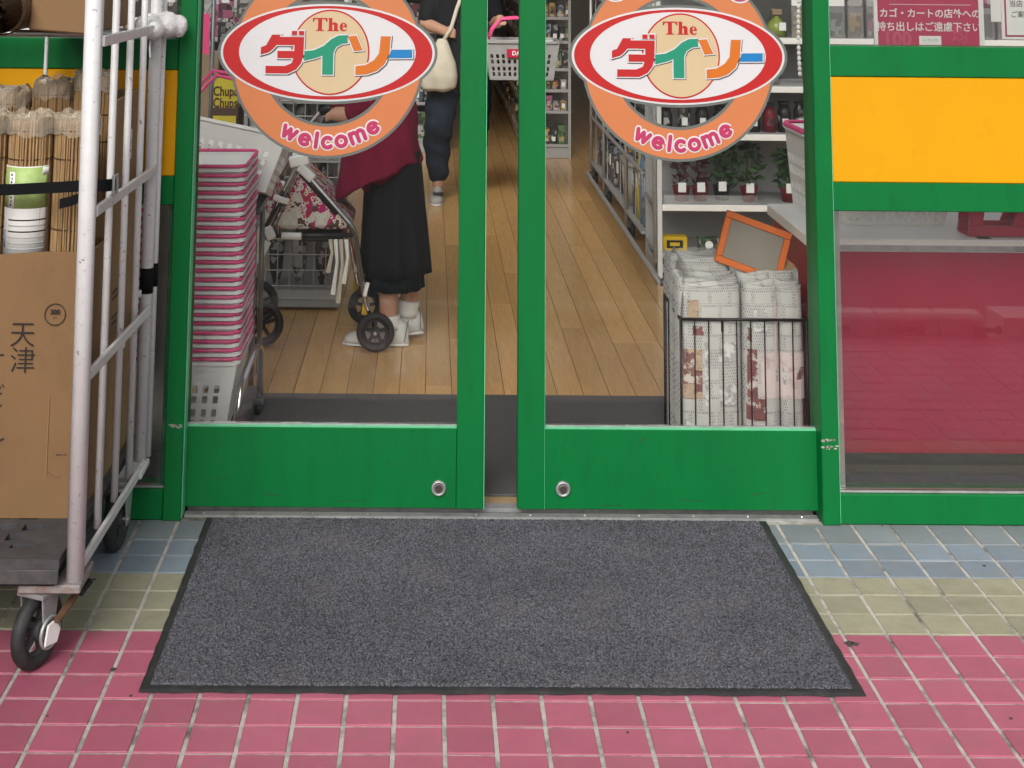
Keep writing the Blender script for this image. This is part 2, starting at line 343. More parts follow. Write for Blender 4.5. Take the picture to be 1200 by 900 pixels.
def smooth_angle(o, a=0.7):
    me = o.data
    for p in me.polygons: p.use_smooth = True
    bm = bmesh.new(); bm.from_mesh(me)
    for e in bm.edges:
        if len(e.link_faces) == 2 and e.calc_face_angle(0) > a: e.smooth = False
    bm.to_mesh(me); bm.free()
    return o
def thing(name, label, cat, loc=(0, 0, 0), group=None, rot=None):
    o = bpy.data.objects.new(name, None); C.objects.link(o); o.location = loc; o.empty_display_size = .05
    ORG[o.name] = tuple(loc)
    o['label'] = label; o['category'] = cat
    if group: o['group'] = group
    return o
def tag(o, label, cat, group=None):
    o['label'] = label; o['category'] = cat
    if group: o['group'] = group
    return o
def struct(o): o['kind'] = 'structure'; return o
def copy_tree(o, parent=None):
    c = o.copy(); C.objects.link(c)
    if parent: c.parent = parent
    for ch in [q for q in o.children]: copy_tree(ch, c)
    return c
def raw(me, name, m, parent=None, off=None):
    o = bpy.data.objects.new(name, me); C.objects.link(o)
    if parent: o.parent = parent
    if m is not None:
        me.materials.clear(); me.materials.append(m)
    return o
def curve_mesh(cu):
    o = bpy.data.objects.new('tmp', cu); C.objects.link(o)
    dg = bpy.context.evaluated_depsgraph_get()
    me = bpy.data.meshes.new_from_object(o.evaluated_get(dg))
    bpy.data.objects.remove(o); bpy.data.curves.remove(cu)
    return me
FRONT = Matrix.Rotation(PI / 2, 4, 'X')        # text plane -> facing -Y
def put(me, M, name, m, parent=None):
    """place flat mesh with world matrix M under parent (parents are unrotated while building)"""
    off = Vector(ORG.get(parent.name, (0, 0, 0))) if parent else Vector((0, 0, 0))
    me.transform(Matrix.Translation(-off) @ M)
    o = raw(me, name, m, parent)
    if parent: ORG[o.name] = tuple(off)
    return o
def text(s, size, loc, m, parent, name='lettering', offset=0.0, rot=0.0, sx=1.0, spacing=1.0, line=1.0, base=None, align='CENTER', ext=0.0003, cpl=True):
    cu = bpy.data.curves.new('t', 'FONT'); cu.body = s; cu.size = size; cu.align_x = align; cu.align_y = 'CENTER' if align == 'CENTER' else 'TOP'
    cu.offset = offset; cu.extrude = ext; cu.space_character = spacing; cu.space_line = line; cu.resolution_u = 3
    me = curve_mesh(cu)
    M = Matrix.Translation(loc) @ (base or FRONT) @ Matrix.Rotation(rot, 4, 'Z') @ Matrix.Diagonal((sx, 1, 1, 1))
    return put(me, M, name, m, parent)
def shape(polys, loc, scale, m, parent, name, offset=0.0, ext=0.0003, base=None, smooth=False):
    """filled flat outline(s); polys = list of point lists in (x, y-up)"""
    cu = bpy.data.curves.new('s', 'CURVE'); cu.dimensions = '2D'; cu.fill_mode = 'BOTH'; cu.extrude = ext
    for pl in polys:
        ar = sum(pl[i][0] * pl[(i + 1) % len(pl)][1] - pl[(i + 1) % len(pl)][0] * pl[i][1] for i in range(len(pl)))
        sp = cu.splines.new('POLY'); sp.points.add(len(pl) - 1); sp.use_cyclic_u = True
        for q, (x, y) in zip(sp.points, pl): q.co = (x * scale, y * scale, 0, 1)
    cu.offset = offset
    me = curve_mesh(cu)
    return put(me, Matrix.Translation(loc) @ (base or FRONT), name, m, parent)
def ell(cx, cy, rx, ry, n=72, a0=0, a1=2 * PI, closed=True):
    k = n if closed else n - 1
    return [(cx + rx * math.cos(a0 + (a1 - a0) * i / k), cy + ry * math.sin(a0 + (a1 - a0) * i / k)) for i in range(n)]
def grow(pl, d):
    """offset a polygon outwards by d (mitred)"""
    n = len(pl); ar = sum(pl[i][0] * pl[(i + 1) % n][1] - pl[(i + 1) % n][0] * pl[i][1] for i in range(n)); sg = 1 if ar > 0 else -1
    out = []
    for i in range(n):
        p0, p1, p2 = Vector(pl[i - 1]), Vector(pl[i]), Vector(pl[(i + 1) % n])
        e1 = (p1 - p0).normalized(); e2 = (p2 - p1).normalized()
        n1 = Vector((e1.y, -e1.x)) * sg; n2 = Vector((e2.y, -e2.x)) * sg
        b = (n1 + n2)
        if b.length < 1e-6: b = n1
        b.normalize(); k = d / max(.5, b.dot(n1))
        out.append((p1.x + b.x * k, p1.y + b.y * k))
    return out
def remesh(mb, name, m, parent, voxel=.012, it=4):
    me = mb.mesh('tmp', None)
    o = bpy.data.objects.new('tmp', me); C.objects.link(o)
    md = o.modifiers.new('r', 'REMESH'); md.mode = 'VOXEL'; md.voxel_size = voxel
    s = o.modifiers.new('s', 'SMOOTH'); s.iterations = it; s.factor = .5
    dg = bpy.context.evaluated_depsgraph_get()
    me2 = bpy.data.meshes.new_from_object(o.evaluated_get(dg)); bpy.data.objects.remove(o)
    for p in me2.polygons: p.use_smooth = True
    return put(me2, Matrix.Identity(4), name, m, parent)
def limb(mb, pts, rs, seg=12):
    """tapered limb with rounded ends through interpolated joints"""
    P = []; Q = []
    for i in range(len(pts) - 1):
        a, b = Vector(pts[i]), Vector(pts[i + 1])
        for k in range(4):
            t = k / 4; P.append(a.lerp(b, t)); Q.append(rs[i] * (1 - t) + rs[i + 1] * t)
    P.append(Vector(pts[-1])); Q.append(rs[-1])
    d0 = (P[0] - P[1]).normalized(); d1 = (P[-1] - P[-2]).normalized()
    P = [P[0] + d0 * Q[0] * .8, P[0] + d0 * Q[0] * .5] + P + [P[-1] + d1 * Q[-1] * .5, P[-1] + d1 * Q[-1] * .8]
    Q = [Q[0] * .35, Q[0] * .82] + Q + [Q[-1] * .82, Q[-1] * .35]
    return mb.tube(P, Q, seg)
def ball(mb, c, r, seg=14):
    rx, ry, rz = r if isinstance(r, (tuple, list)) else (r, r, r)
    return mb.loft([(c[0], c[1], c[2] + rz * math.sin(a), max(rx * math.cos(a), .001), max(ry * math.cos(a), .001)) for a in [R(d) for d in (-86, -65, -45, -25, -8, 8, 25, 45, 65, 86)]], seg)

# ================================================================== SETTING
# ---- ground
g = struct(MB().box(-60, 60, -60, -2.05, -.14, -.10).build('road', ASPH))
pav = struct(MB().box(-6, 6, -1.86, .036, -.12, -.0030).build('pavement', GROUT))
def tile_mesh(m, nm):
    t = .0455; d = .0463; b = .0012
    v = [(-t, -d, -.006), (t, -d, -.006), (t, d, -.006), (-t, d, -.006), (-t, -d, -b), (t, -d, -b), (t, d, -b), (-t, d, -b), (-t + b, -d + b, 0), (t - b, -d + b, 0), (t - b, d - b, 0), (-t + b, d - b, 0)]
    f = [(0, 1, 5, 4), (1, 2, 6, 5), (2, 3, 7, 6), (3, 0, 4, 7), (4, 5, 9, 8), (5, 6, 10, 9), (6, 7, 11, 10), (7, 4, 8, 11), (8, 9, 10, 11)]
    return MB().add(v, f).mesh(nm, m)
def edge_tile():
    return MB().box(-.0455, .0455, -.0463, .078, -.006, 0).mesh('tile', GREYT, bevel=.0012)
TM = {k: tile_mesh(m, 'tile') for k, m in (('p', PINK), ('g', GRNT), ('b', BLUT), ('y', GREYT))}
TM['y'] = edge_tile()
far = {k: MB() for k in TM}
def tile_kind(r): return 'y' if r == 11 else 'b' if r >= 9 else 'g' if r >= 6 else 'p'
random.seed(3)
for r in range(-6, 12):
    y = -1.12 + .1 * r - .05
    k = tile_kind(r)
    for c in range(-64, 52):
        x = .04 + .1 * c + .05
        # visible wedge of the floor
        half = 1.17 + (y + 1.17) * .30
        under_mat = -.76 < x < .69 and -.87 < y < .0
        dz = random.uniform(-.0009, .0006)
        if abs(x - .0) < half and y > -1.28 and not under_mat:
            o = raw(TM[k], 'tile', None, pav); o.location = (x, y, dz); o.rotation_euler = (random.uniform(-.006, .006), random.uniform(-.006, .006), random.uniform(-.006, .006))
        elif abs(x) < 4.2:
            far[k].box(x - .0455, x + .0455, y - .0463, y + (.078 if k == 'y' else .0463), -.006, dz - .0005)
for k, mb in far.items():
    if mb.v:
        o = mb.build('tile_paving', TM[k].materials[0], pav); o['kind'] = 'stuff'
# trodden gum and dirt spots
GUM = mat('gum_spot', (.05, .045, .045), .8, .3, 60)
random.seed(17)
for x, y, r in ((.742, -.665, .011), (.755, -.668, .009), (-1.01, -.42, .008), (-.86, -.80, .007), (-1.0, -.36, .004), (1.02, .0, .003), (-.80, -.91, .004), (-.95, -.99, .003), (.98, -.98, .004), (1.2, -.25, .005), (.2, -1.04, .003), (1.14, -.84, .004)):
    pts = [(x + r * random.uniform(.7, 1.2) * math.cos(a), y + r * random.uniform(.7, 1.2) * math.sin(a)) for a in [2 * PI * k / 10 for k in range(10)]]
    MB().prism(pts, lambda u, v, t: (u, v, .0004 + t), .0008).build('gum_spot', GUM, pav)
# kerb of the pavement: row of pale kerb stones joined by dark clamps (seen mirrored in the side glass)
kerb_y = -1.90
for i in range(16):
    wd = (.17, .11, .11, .18)[i % 4]
    x0 = -.4 + sum((.18, .12, .12, .19)[j % 4] for j in range(i))
    k = thing('kerb_stone', 'pale concrete kerb stone edging the tiled pavement', 'kerb stone', (x0 + wd / 2, kerb_y, -.10), 'kerb stones along the pavement edge')
    MB().prism([(-.15, -.10), (.03, -.10), (.03, .06), (.0, .075), (-.09, .075), (-.15, .02)], lambda u, v, t: (x0 + t, kerb_y + u, v), wd).build('stone', CONC, k, bevel=.006)
    if i % 4 in (1, 3):
        xe = x0 + wd + .005; yk = kerb_y + .036; b = MB()
        for q in (-.042, .042): b.disc((xe + q, yk, .022), (0, 1, 0), .017, .012)
        b.box(xe - .042, xe + .042, yk - .005, yk + .005, .013, .031); b.build('clamp', BLKPL, k)
struct(MB().box(-6, -.42, -2.05, -1.86, -.12, .07).build('kerb', CONC))
struct(MB().box(2.1, 6, -2.05, -1.86, -.12, .07).build('kerb', CONC))

# ---- unseen wall and overhead slab, added to shade the left and the entrance
struct(MB().box(-3.2, -2.9, -6.5, .0, -.15, 3.4).build('shade_wall', WALLM))
struct(MB().box(-2.9, 3.4, -1.05, .0, 3.0, 3.2).build('shade_canopy', WALLM))
# ---- threshold
th = thing('door_threshold', 'metal sliding door track and sill strip between the doormat and the carpet', 'threshold', (0, .06, 0))
MB().box(-.85, .86, .0365, .064, -.01, .0035).build('sill_strip', ALU, th)
MB().box(-.85, .86, .064, .098, -.02, -.008).build('track_groove', DARK, th)
MB().box(-.85, .86, .098, .135, -.01, .003).build('track_rail', ALU, th)
MB().box(-.85, .86, .135, .184, -.01, .0025).build('wood_strip', WOODSTRIP, th)
for i in range(12):
    MB().disc((-.8 + i * .147, .050, .004), (0, 0, 1), .0045, .003, 10, .003).build('screw', STEEL, th)

# ---- interior floor planks
fl = struct(MB().box(-4.5, 4.8, .184, 13.5, -.1, -.0035).build('shop_floor', WOODGAP))
random.seed(11)
PW = .0905
pm = {}
cnt = 0
farp = MB()
for i in range(-44, 50):
    x = i * PW + .02
    y = .19 - random.random() * 1.2
    while y < 13.4:
        L = random.choice((1.5, 1.8, 1.8, 2.1))
        y0, y1 = max(y, .19), min(y + L, 13.4)
        y += L
        if y1 - y0 < .05: continue
        vis = (-.95 < x < .95 and y0 < 9 and y1 > 1.0)
        if vis and cnt < 290:
            key = round(y1 - y0, 2)
            if key not in pm:
                pm[key] = MB().box(-PW / 2 + .0008, PW / 2 - .0008, -key / 2 + .001, key / 2 - .001, -.006, 0).mesh('plank', WOOD, bevel=.001)
            o = raw(pm[key], 'plank', None, fl); o.location = (x, (y0 + y1) / 2, random.uniform(-.0004, .0004)); cnt += 1
        else:
            farp.box(x - PW / 2 + .0008, x + PW / 2 - .0008, y0 + .001, y1 - .001, -.006, -.0002)
o = farp.build('planking', WOOD, fl); o['kind'] = 'stuff'
# shop walls
struct(MB().box(-4.6, 4.9, 13.4, 13.6, 0, 2.7).build('wall_back', WALLM))
struct(MB().box(-4.7, -4.5, .05, 13.5, 0, 2.7).build('wall_left', WALLM))
struct(MB().box(4.8, 5.0, .05, 13.5, 0, 2.7).build('wall_right', WALLM))

struct(MB().box(-4.7, 5.0, 4.0, 13.6, 2.72, 2.9).build('shade_ceiling', WALLM))  # unseen, added over the rear only to keep skylight off the deep shop
# ---- entrance carpet inside; its counter end stands in for floor in shade
ec = MB().box(-1.05, 2.4, .186, 1.095, 0.0006, .008).build('entrance_carpet', CARPET, None, bevel=.002)
tag(ec, 'dark grey carpet strip on the shop floor just inside the sliding doors', 'carpet')

# ---- shopfront frame
sf = thing('shopfront_frame', 'green painted shopfront frame with yellow bands beside the sliding doors', 'shopfront', (0, .04, 0))
def P_(name, m, *b, bevel=.0025): return MB().box(*b).build(name, m, sf, bevel=bevel)
P_('post', GREEN, -.902, -.854, .0, .12, 0, 2.35)
P_('post', GREEN, .862, .909, .0, .12, 0, 2.35)
P_('post', GREEN, -2.25, -2.20, .0, .12, 0, 2.35); P_('post', GREEN, 2.25, 2.30, .0, .12, 0, 2.35)
P_('header', GREEN, -2.25, 2.30, -.002, .122, 2.352, 2.6)
for s, (xa, xb) in ((-1, (-2.199, -.903)), (1, (.910, 2.249))):
    P_('rail', GREEN, xa, xb, .008, .09, 1.175, 1.258)
    P_('yellow_panel', YEL, xa, xb, .012, .08, .8885, 1.174)
    P_('rail', GREEN, xa, xb, .008, .09, .812, .888)
    P_('bottom_rail', GREEN, xa, xb, .008, .10, 0.0, .076)
    P_('glazing_bead', ALU, xa, xb, .02, .03, .0763, .081, bevel=.001)
    P_('top_rail', GREEN, xa, xb, .008, .09, 2.25, 2.351)
    MB().box(xa, xb, .034, .040, .0815, .8115).build('pane', GLASS2, sf)
    MB().box(xa, xb, .034, .040, 1.2585, 2.2495).build('pane', GLASS2, sf)
# pale edge along the left post and the steel jamb strip on the right
MB().box(-.8538, -.8515, .012, .055, .004, 2.34).build('edge_strip', GREENL, sf)
MB().box(.9095, .911, .004, .02, .004, 2.34).build('edge_strip', GREENL, sf)
MB().box(.9125, .936, .044, .075, .082, .81).build('jamb_strip', STEEL, sf)
MB().box(-.99, -.918, .30, .33, .082, .81).build('jamb_strip', STEEL, sf)
# chipped paint on the posts
chip = mat('bare_chip', (.30, .27, .24), .7, .3, 60)
random.seed(5)
def chips(cx, z, n, wx, wz, nm='paint_chip', y=-.0006):
    mb = MB()
    for i in range(n):
        px, pz = cx + random.uniform(-wx, wx), z + random.uniform(-wz, wz)
        pts = [(px + random.uniform(.5, 1) * .0065 * math.cos(a), pz + random.uniform(.4, 1) * .003 * math.sin(a)) for a in [2 * PI * k / 7 for k in range(7)]]
        mb.prism(pts, lambda u, v, t: (u, y + t, v), .0004)
    mb.build(nm, chip, sf)
chips(.885, .215, 7, .019, .003); chips(.885, .198, 8, .020, .004); chips(-.88, .24, 7, .02, .004); 

# ---- sliding doors
def sticker(door, cx, cz, y0):
    """round welcome sticker with an oval nameplate"""
    S = .301 / 558                     # metres per drawing unit
    st = MB().disc((cx, y0, cz - 33 * S), (0, 1, 0), .001, .0004, 8).build('welcome_sticker', SEDGE, door)
    def sh(polys, m, nm, k, off=0.0): return shape(polys, (cx, y0 - .0008 * k, cz), S, m, st, nm, offset=off)
    circ = (0, -33)
    sh([ell(*circ, 506, 506), ell(*circ, 330, 330)], SEDGE, 'clear_margin', 1)
    sh([ell(0, 0, 574, 264)], SEDGE, 'clear_margin', 1.5)
    sh([ell(*circ, 492, 492), ell(*circ, 345, 345)], SORNG, 'ring', 2)
    sh([ell(0, 0, 559, 250)], SWHITE, 'oval_border', 3)
    sh([ell(0, 0, 547, 240)], SOFTR, 'oval_band', 4)
    sh([ell(-2, 2, 461, 225)], SWHITE, 'oval_field', 5)
    sh([ell(13, 2, 205, 219)], SOFTR, 'circle_line', 6)
    sh([ell(13, 2, 197, 211)], SBEIGE, 'circle_field', 7)
    def fl_(pts): return [(x - 592, 275 - y) for x, y in pts]
    da = fl_([(243, 250), (270, 240), (285, 212), (300, 185), (345, 185), (340, 196), (468, 196), (465, 290), (455, 330), (430, 362), (385, 383), (270, 383), (270, 345), (370, 345), (405, 330), (413, 305), (330, 305), (330, 268), (418, 268), (418, 238), (325, 238), (303, 262), (285, 276), (243, 288)])
    d1 = fl_([(403, 165), (430, 165), (430, 187), (403, 187)]); d2 = fl_([(440, 165), (467, 165), (467, 187), (440, 187)])
    ii = fl_([(470, 268), (520, 263), (570, 240), (610, 205), (645, 187), (690, 184), (697, 225), (665, 229), (635, 247), (622, 275), (622, 387), (565, 387), (565, 290), (530, 303), (470, 318)])
    s1 = fl_([(697, 190), (741, 186), (775, 261), (728, 265)]); s2 = fl_([(868, 188), (920, 188), (913, 280), (890, 330), (850, 365), (800, 383), (738, 387), (738, 342), (790, 336), (835, 310), (860, 275)])
    dash = fl_([(924, 257), (1033, 255), (1033, 298), (908, 300)])
    for nm, pl, m in (('letter', da, SOFTR), ('letter_mark', d1, SOFTR), ('letter_mark', d2, SOFTR), ('letter', ii, SGREEN), ('letter_mark', s1, SORNG2), ('letter', s2, SORNG2), ('letter', dash, SBLUE)):
        sh([[(x + 4, y - 4) for x, y in grow(pl, 5.5)]], INK, 'letter_shadow', 8)
        sh([grow(pl, 6)], SWHITE, 'letter_border', 9)
        sh([pl], m, nm, 10)
    # serif word: T h e
    def rect(x0, y0_, x1, y1): return [(x0, y0_), (x1, y0_), (x1, y1), (x0, y1)]
    T = [fl_([(512, 97), (586, 97), (588, 116), (582, 116), (576, 103), (559, 103), (559, 158), (570, 160), (570, 164), (527, 164), (527, 160), (538, 158), (538, 103), (522, 103), (516, 116), (510, 116)])]
    H = [fl_([(592, 97), (613, 97), (613, 124), (622, 119), (634, 120), (641, 128), (641, 158), (647, 160), (647, 164), (617, 164), (617, 160), (622, 158), (622, 130), (613, 131), (613, 158), (618, 160), (618, 164), (588, 164), (588, 160), (595, 158), (595, 102), (590, 101)])]
    Ee = [fl_([(690, 144), (667, 144), (668, 154), (676, 159), (688, 154), (690, 157), (680, 164), (666, 164), (655, 157), (651, 143), (656, 127), (670, 119), (684, 125), (690, 136)]), fl_([(667, 139), (677, 139), (676, 126), (671, 124), (668, 128)])]
    for pl in (T, H, Ee): sh(pl, SOFTR, 'letter', 8.5)
    # curved word at the foot of the ring
    rr = 424
    ang = [-117.0, -105.0, -96.8, -88.8, -79.2, -67.2, -55.0]
    arc = lambda cx2, cy2, r2, a0, a1, n=14: [(cx2 + r2 * math.cos(R(a0 + (a1 - a0) * i / n)), cy2 + r2 * math.sin(R(a0 + (a1 - a0) * i / n))) for i in range(n + 1)]
    GL = {'w': [[(-34, 26), (-17, -24)], [(-17, -24), (0, 22)], [(0, 22), (17, -24)], [(17, -24), (34, 26)]], 'e': [[(-24, 0), (24, 2)] + arc(0, 0, 25, 5, 318)], 'l': [[(0, 44), (0, -26)]],
          'c': [arc(0, 0, 25, 48, 312)], 'o': [arc(0, 0, 25, 0, 360, 20)], 'm': [[(-36, 26), (-36, -26)], [(-36, 4)] + arc(-18, 8, 17, 170, 0, 8) + [(-1, -26)], [(-1, 4)] + arc(17, 8, 17, 170, 0, 8) + [(34, -26)]]}
    for ch, a in zip('welcome', ang):
        a = R(a); M2 = Matrix.Rotation(a + PI / 2, 2); c2 = Vector((rr * math.cos(a), rr * math.sin(a) - 33))
        for rad, m, k, nm in ((18.5, SWHITE, 3, 'letter_border'), (11.0, SPINK, 4.5, 'letter')):
            b = MB()
            for si, st3 in enumerate(GL[ch]):
                P3 = [c2 + M2 @ Vector(q) for q in st3]
                d0 = (P3[0] - P3[1]).normalized(); d1 = (P3[-1] - P3[-2]).normalized()
                if ch == 'o': pts3, rs3 = P3, [rad] * len(P3)
                else: pts3 = [P3[0] + d0 * rad * .9, P3[0] + d0 * rad * .6] + P3 + [P3[-1] + d1 * rad * .6, P3[-1] + d1 * rad * .9]; rs3 = [rad * .4, rad * .8] + [rad] * len(P3) + [rad * .8, rad * .4]
                t3 = MB().tube([(q.x, 0, q.y) for q in pts3], rs3, 10)
                b.add([(cx + v[0] * S, y0 - .0008 * k - .00012 * si + v[1] * S * .07, cz + v[2] * S) for v in t3.v], t3.f)
            b.build(nm, m, st)
    # feet of the lettering on the top of the ring, cut by the picture's edge
    for a in (134, 46):
        a = R(a); c0 = (472 * math.cos(a), 472 * math.sin(a) - 33)
        bl = [(c0[0] + 42 * math.cos(q), c0[1] + 22 * math.sin(q)) for q in [2 * PI * i / 16 for i in range(16)]]
        sh([grow(bl, 9)], SWHITE, 'letter_border', 3); sh([bl], SPINK, 'letter', 4)
    return st
def lock(door, x, z, y):
    l = MB().disc((x, y - .003, z), (0, 1, 0), .0205, .006, 28, .0205).build('lock', STEEL, door, bevel=.0015)
    MB().torus((x, y - .006, z), (0, 1, 0), .0165, .0032, 28, 8).build('lock_rim', ALU, l, True)
    MB().disc((x, y - .0068, z), (0, 1, 0), .0095, .003, 20).build('keyhole_plug', mat('lock_core', (.09, .07, .07), .4, metal=.6), l)
def door(x0, x1, inner, label, lx, sx):
    d = thing('sliding_door', label, 'door', ((x0 + x1) / 2, .07, .012))
    zb = .0175
    if inner > 0: sa, sb = x1 - .073, x1
    else: sa, sb = x0, x0 + .075
    MB().box(sa, sb, .05, .088, zb, 2.25).build('stile', GREEN, d, bevel=.002)
    if inner > 0: oa, ob = x0, x0 + .04; ra, rb = ob + .0004, sa - .0004
    else: oa, ob = x1 - .04, x1; ra, rb = sb + .0004, oa - .0004
    MB().box(oa, ob, .052, .087, zb, 2.25).build('stile', GREEN, d, bevel=.002)
    MB().box(ra, rb, .054, .086, zb, .222).build('bottom_rail', GREEN, d, bevel=.0015)
    MB().box(ra, rb, .054, .086, 2.15, 2.25).build('top_rail', GREEN, d)
    MB().box(ra, rb, .0555, .064, .2225, .2265).build('glazing_bead', GREENL, d)
    MB().box(ra, rb, .0650, .075, .2225, .2300).build('glazing_seal', ALU, d)
    MB().box(ra, rb, .0665, .0725, .2302, 2.149).build('pane', GLASS, d)
    e = sb if inner < 0 else sb
    MB().box(sb + .0003 if inner > 0 else sb - .0012, sb + .0022 if inner > 0 else sb - .0002, .0492, .056, zb, 2.25).build('edge_strip', GREENL, d)
    lock(d, lx, .070, .054)
    sticker(d, sx, 1.222, .0655)
    return d
SCUFF = mat('scuff', (.012, .04, .02), .7, .4, 80)
def scuffs(d, items):
    for x, z, L, a, h in items:
        MB().obox((x, .0538, z), (L, .0004, h), (0, a, 0)).build('scuff_mark', SCUFF, d)
dl_ = door(-.92, -.046, 1, 'green framed sliding door with welcome sticker, next to the roll cage', -.167, -.493)
dr_ = door(.046, .925, -1, 'green framed sliding door with welcome sticker, next to the red counter', .170, .4965)

scuffs(dl_, ((-.62, .05, .05, .1, .0018), (-.40, .035, .09, -.03, .0012), (-.30, .13, .022, .5, .0012), (-.75, .09, .03, -.2, .0014), (-.52, .19, .015, .8, .001)))
scuffs(dr_, ((.385, .196, .022, -.6, .0028), (.52, .042, .08, .04, .0014), (.70, .06, .04, -.15, .0016), (.30, .028, .06, .0, .0012), (.62, .12, .018, .6, .001)))
# ---- doormat
dm = thing('doormat', 'large grey pile doormat with black rubber edge on the tiles', 'doormat', (-.04, -.44, 0))
X0, X1, Y0, Y1 = -.787, .712, -.897, .018
wob = lambda t: .0018 * math.sin(t * 7) + .001 * math.sin(t * 17)
mb = MB()
# rubber edge as a bevelled sheet
outer = []; NX, NY = 40, 24
for i in range(NX): outer.append((X0 + (X1 - X0) * i / NX, Y0 + wob(i * .3)))
for i in range(NY): outer.append((X1 + wob(i * .4) * .6, Y0 + (Y1 - Y0) * i / NY))
for i in range(NX): outer.append((X1 - (X1 - X0) * i / NX, Y1 + wob(i * .35) * .5))
for i in range(NY): outer.append((X0 + wob(i * .5) * .6, Y1 - (Y1 - Y0) * i / NY))
cx_, cy_ = (X0 + X1) / 2, (Y0 + Y1) / 2
def inset(p, d): return (p[0] + (d if p[0] < cx_ else -d) * (abs(p[0] - cx_) > (X1 - X0) / 2 - .01), p[1] + (d if p[1] < cy_ else -d) * (abs(p[1] - cy_) > (Y1 - Y0) / 2 - .01))
r0 = [(x, y, .0005) for x, y in outer]; r1 = [(x, y, .0035) for x, y in outer]; r2 = [(*inset(p, .005), .0055) for p in outer]; r3 = [(*inset(p, .03), .0055) for p in outer]
mb.rings([r0, r1, r2, r3]); mb.build('rubber_edge', RUB, dm)
# pile: a fine uneven sheet of tufts
random.seed(21)
nx, ny = 460, 280
xa, xb, ya, yb = X0 + .019, X1 - .019, Y0 + .019, Y1 - .012
vs_, fs_ = [], []
for j in range(ny + 1):
    for i in range(nx + 1):
        u, v = i / nx, j / ny
        ex = min(u * nx, (1 - u) * nx, v * ny, (1 - v) * ny)
        h = .0062 if ex < 1 else .0085 + random.random() * .0040
        jx = 0 if ex < 1 else random.uniform(-.0014, .0014)
        jy = random.uniform(-.0014, .0014)
        if ex < 1: jx = random.uniform(-.002, .002); jy = random.uniform(-.002, .002)
        vs_.append((xa + (xb - xa) * u + jx, ya + (yb - ya) * v + jy, h))
for j in range(ny):
    for i in range(nx):
        a = j * (nx + 1) + i; fs_.append((a, a + 1, a + nx + 2, a + nx + 1))
o = MB().add(vs_, fs_).build('pile', PILE, dm); o['kind'] = 'stuff'

# ================================================================== ROLL CAGE and its load
rc = thing('roll_cage', 'white steel roll cage trolley on rubber castors, loaded with cartons and blinds', 'trolley', (-1.25, -.44, 0))
XR, XL, YF, YB = -.953, -1.555, -.80, -.075
def deck():
    b = MB(); zt = .2355
    ys2 = [YF - .046, YF + .012, YF + .036, YF + .052, YF + .090, YF + .106, YF + .146, YF + .17]
    while ys2[-1] < YB - .07: ys2 += [ys2[-1] + .038, ys2[-1] + .054]
    ys2 = [y for y in ys2 if y < YB - .05] + [YB - .02]
    xs2 = [XL + .01]; k2 = 0
    while xs2[-1] < XR - .09: xs2 += [xs2[-1] + .018, xs2[-1] + .060]
    xs2[-1] = XR - .021
    W2 = len(xs2); vs3 = []
    for j, y in enumerate(ys2):
        for i, x in enumerate(xs2):
            sk = 0 if i in (0, 1, W2 - 2, W2 - 1) else .022 * (((j + 1) // 2) % 2) - .011
            vs3.append((x + sk, y, zt))
    fs3 = []
    for j in range(len(ys2) - 1):
        for i in range(W2 - 1):
            if j % 2 == 1 and i % 2 == 1 and 0 < i < W2 - 2 and not (j == 1 and i % 4 == 1): continue
            a2 = j * W2 + i; fs3.append((a2, a2 + 1, a2 + W2 + 1, a2 + W2))
    b.add(vs3, fs3); return b
deck().build('deck', GREYPL, rc, solid=.020)
MB().box(XL + .02, XR - .032, YF - .034, YB - .03, .1785, .2020).build('deck_hole_shade', DARK, rc)  # black slab put in for the shade seen through the deck holes
MB().box(XL + .01, XR - .0212, YF - .0475, YF - .0405, .1855, .2150).build('deck_skirt', GREYPL, rc, bevel=.002)
MB().box(XR - .11, XR + .022, YF - .03, YF + .10, .160, .1775).build('corner_plate', mat('rusty_plate', (.22, .20, .19), .55, .3, 40, dirt=(.16, .06, .03, 1), dscale=30, damt=.8), rc, bevel=.003)
MB().box(XR - .11, XR + .022, YB - .09, YB + .02, .160, .1775).build('corner_plate', CAGE, rc, bevel=.003)
def cyl(nm, p0, p1, r, m=CAGE, seg=14): return MB().tube([p0, p1], r, seg).build(nm, m, rc, True)
cyl('post', (XR + .004, YF, .178), (XR - .012, YF, 1.72), .0193)
cyl('post', (XR + .000, YB, .178), (XR + .000, YB, 1.72), .0165)
cyl('post', (XR + .012, YB + .034, .178), (XR + .012, YB + .034, 1.72), .0105)
cyl('post', (XL, YF, .178), (XL, YF, 1.72), .0193); cyl('post', (XL, YB, .178), (XL, YB, 1.72), .0165)
for zf, zb in ((.200, .172), (.590, .560), (.935, .920), (1.305, 1.295)):
    for xx in (XR + .004, XL):
        b = MB(); b.prism([(YF + .012, zf - .012), (YB - .012, zb - .012), (YB - .012, zb + .012), (YF + .012, zf + .012)], lambda u, v, t: (xx + .003 + t, u, v), .010)
        b.build('rail', CAGE, rc, bevel=.002)
for i, y in enumerate((-.735, -.556, -.375, -.200)):
    t = (y - YF) / (YB - YF)
    cyl('bar', (XR - .004, y, .2 - .028 * t), (XR - .010, y, 1.70), .0090, seg=10)
    cyl('bar', (XL, y, .2 - .028 * t), (XL, y, 1.70), .0090, seg=10)
for z in (.60, 1.283, 1.66): cyl('back_rail', (XL, YB - .012, z), (XR - .01, YB - .012, z), .010, CAGE, 10)
cyl('shelf_rail', (XL, -.45, 1.300), (XR, -.45, 1.300), .0085, STEEL, 10)
for x in (-1.45, -1.243): cyl('back_bar', (x, YB - .022, .2), (x, YB - .022, 1.66), .0055, seg=8)
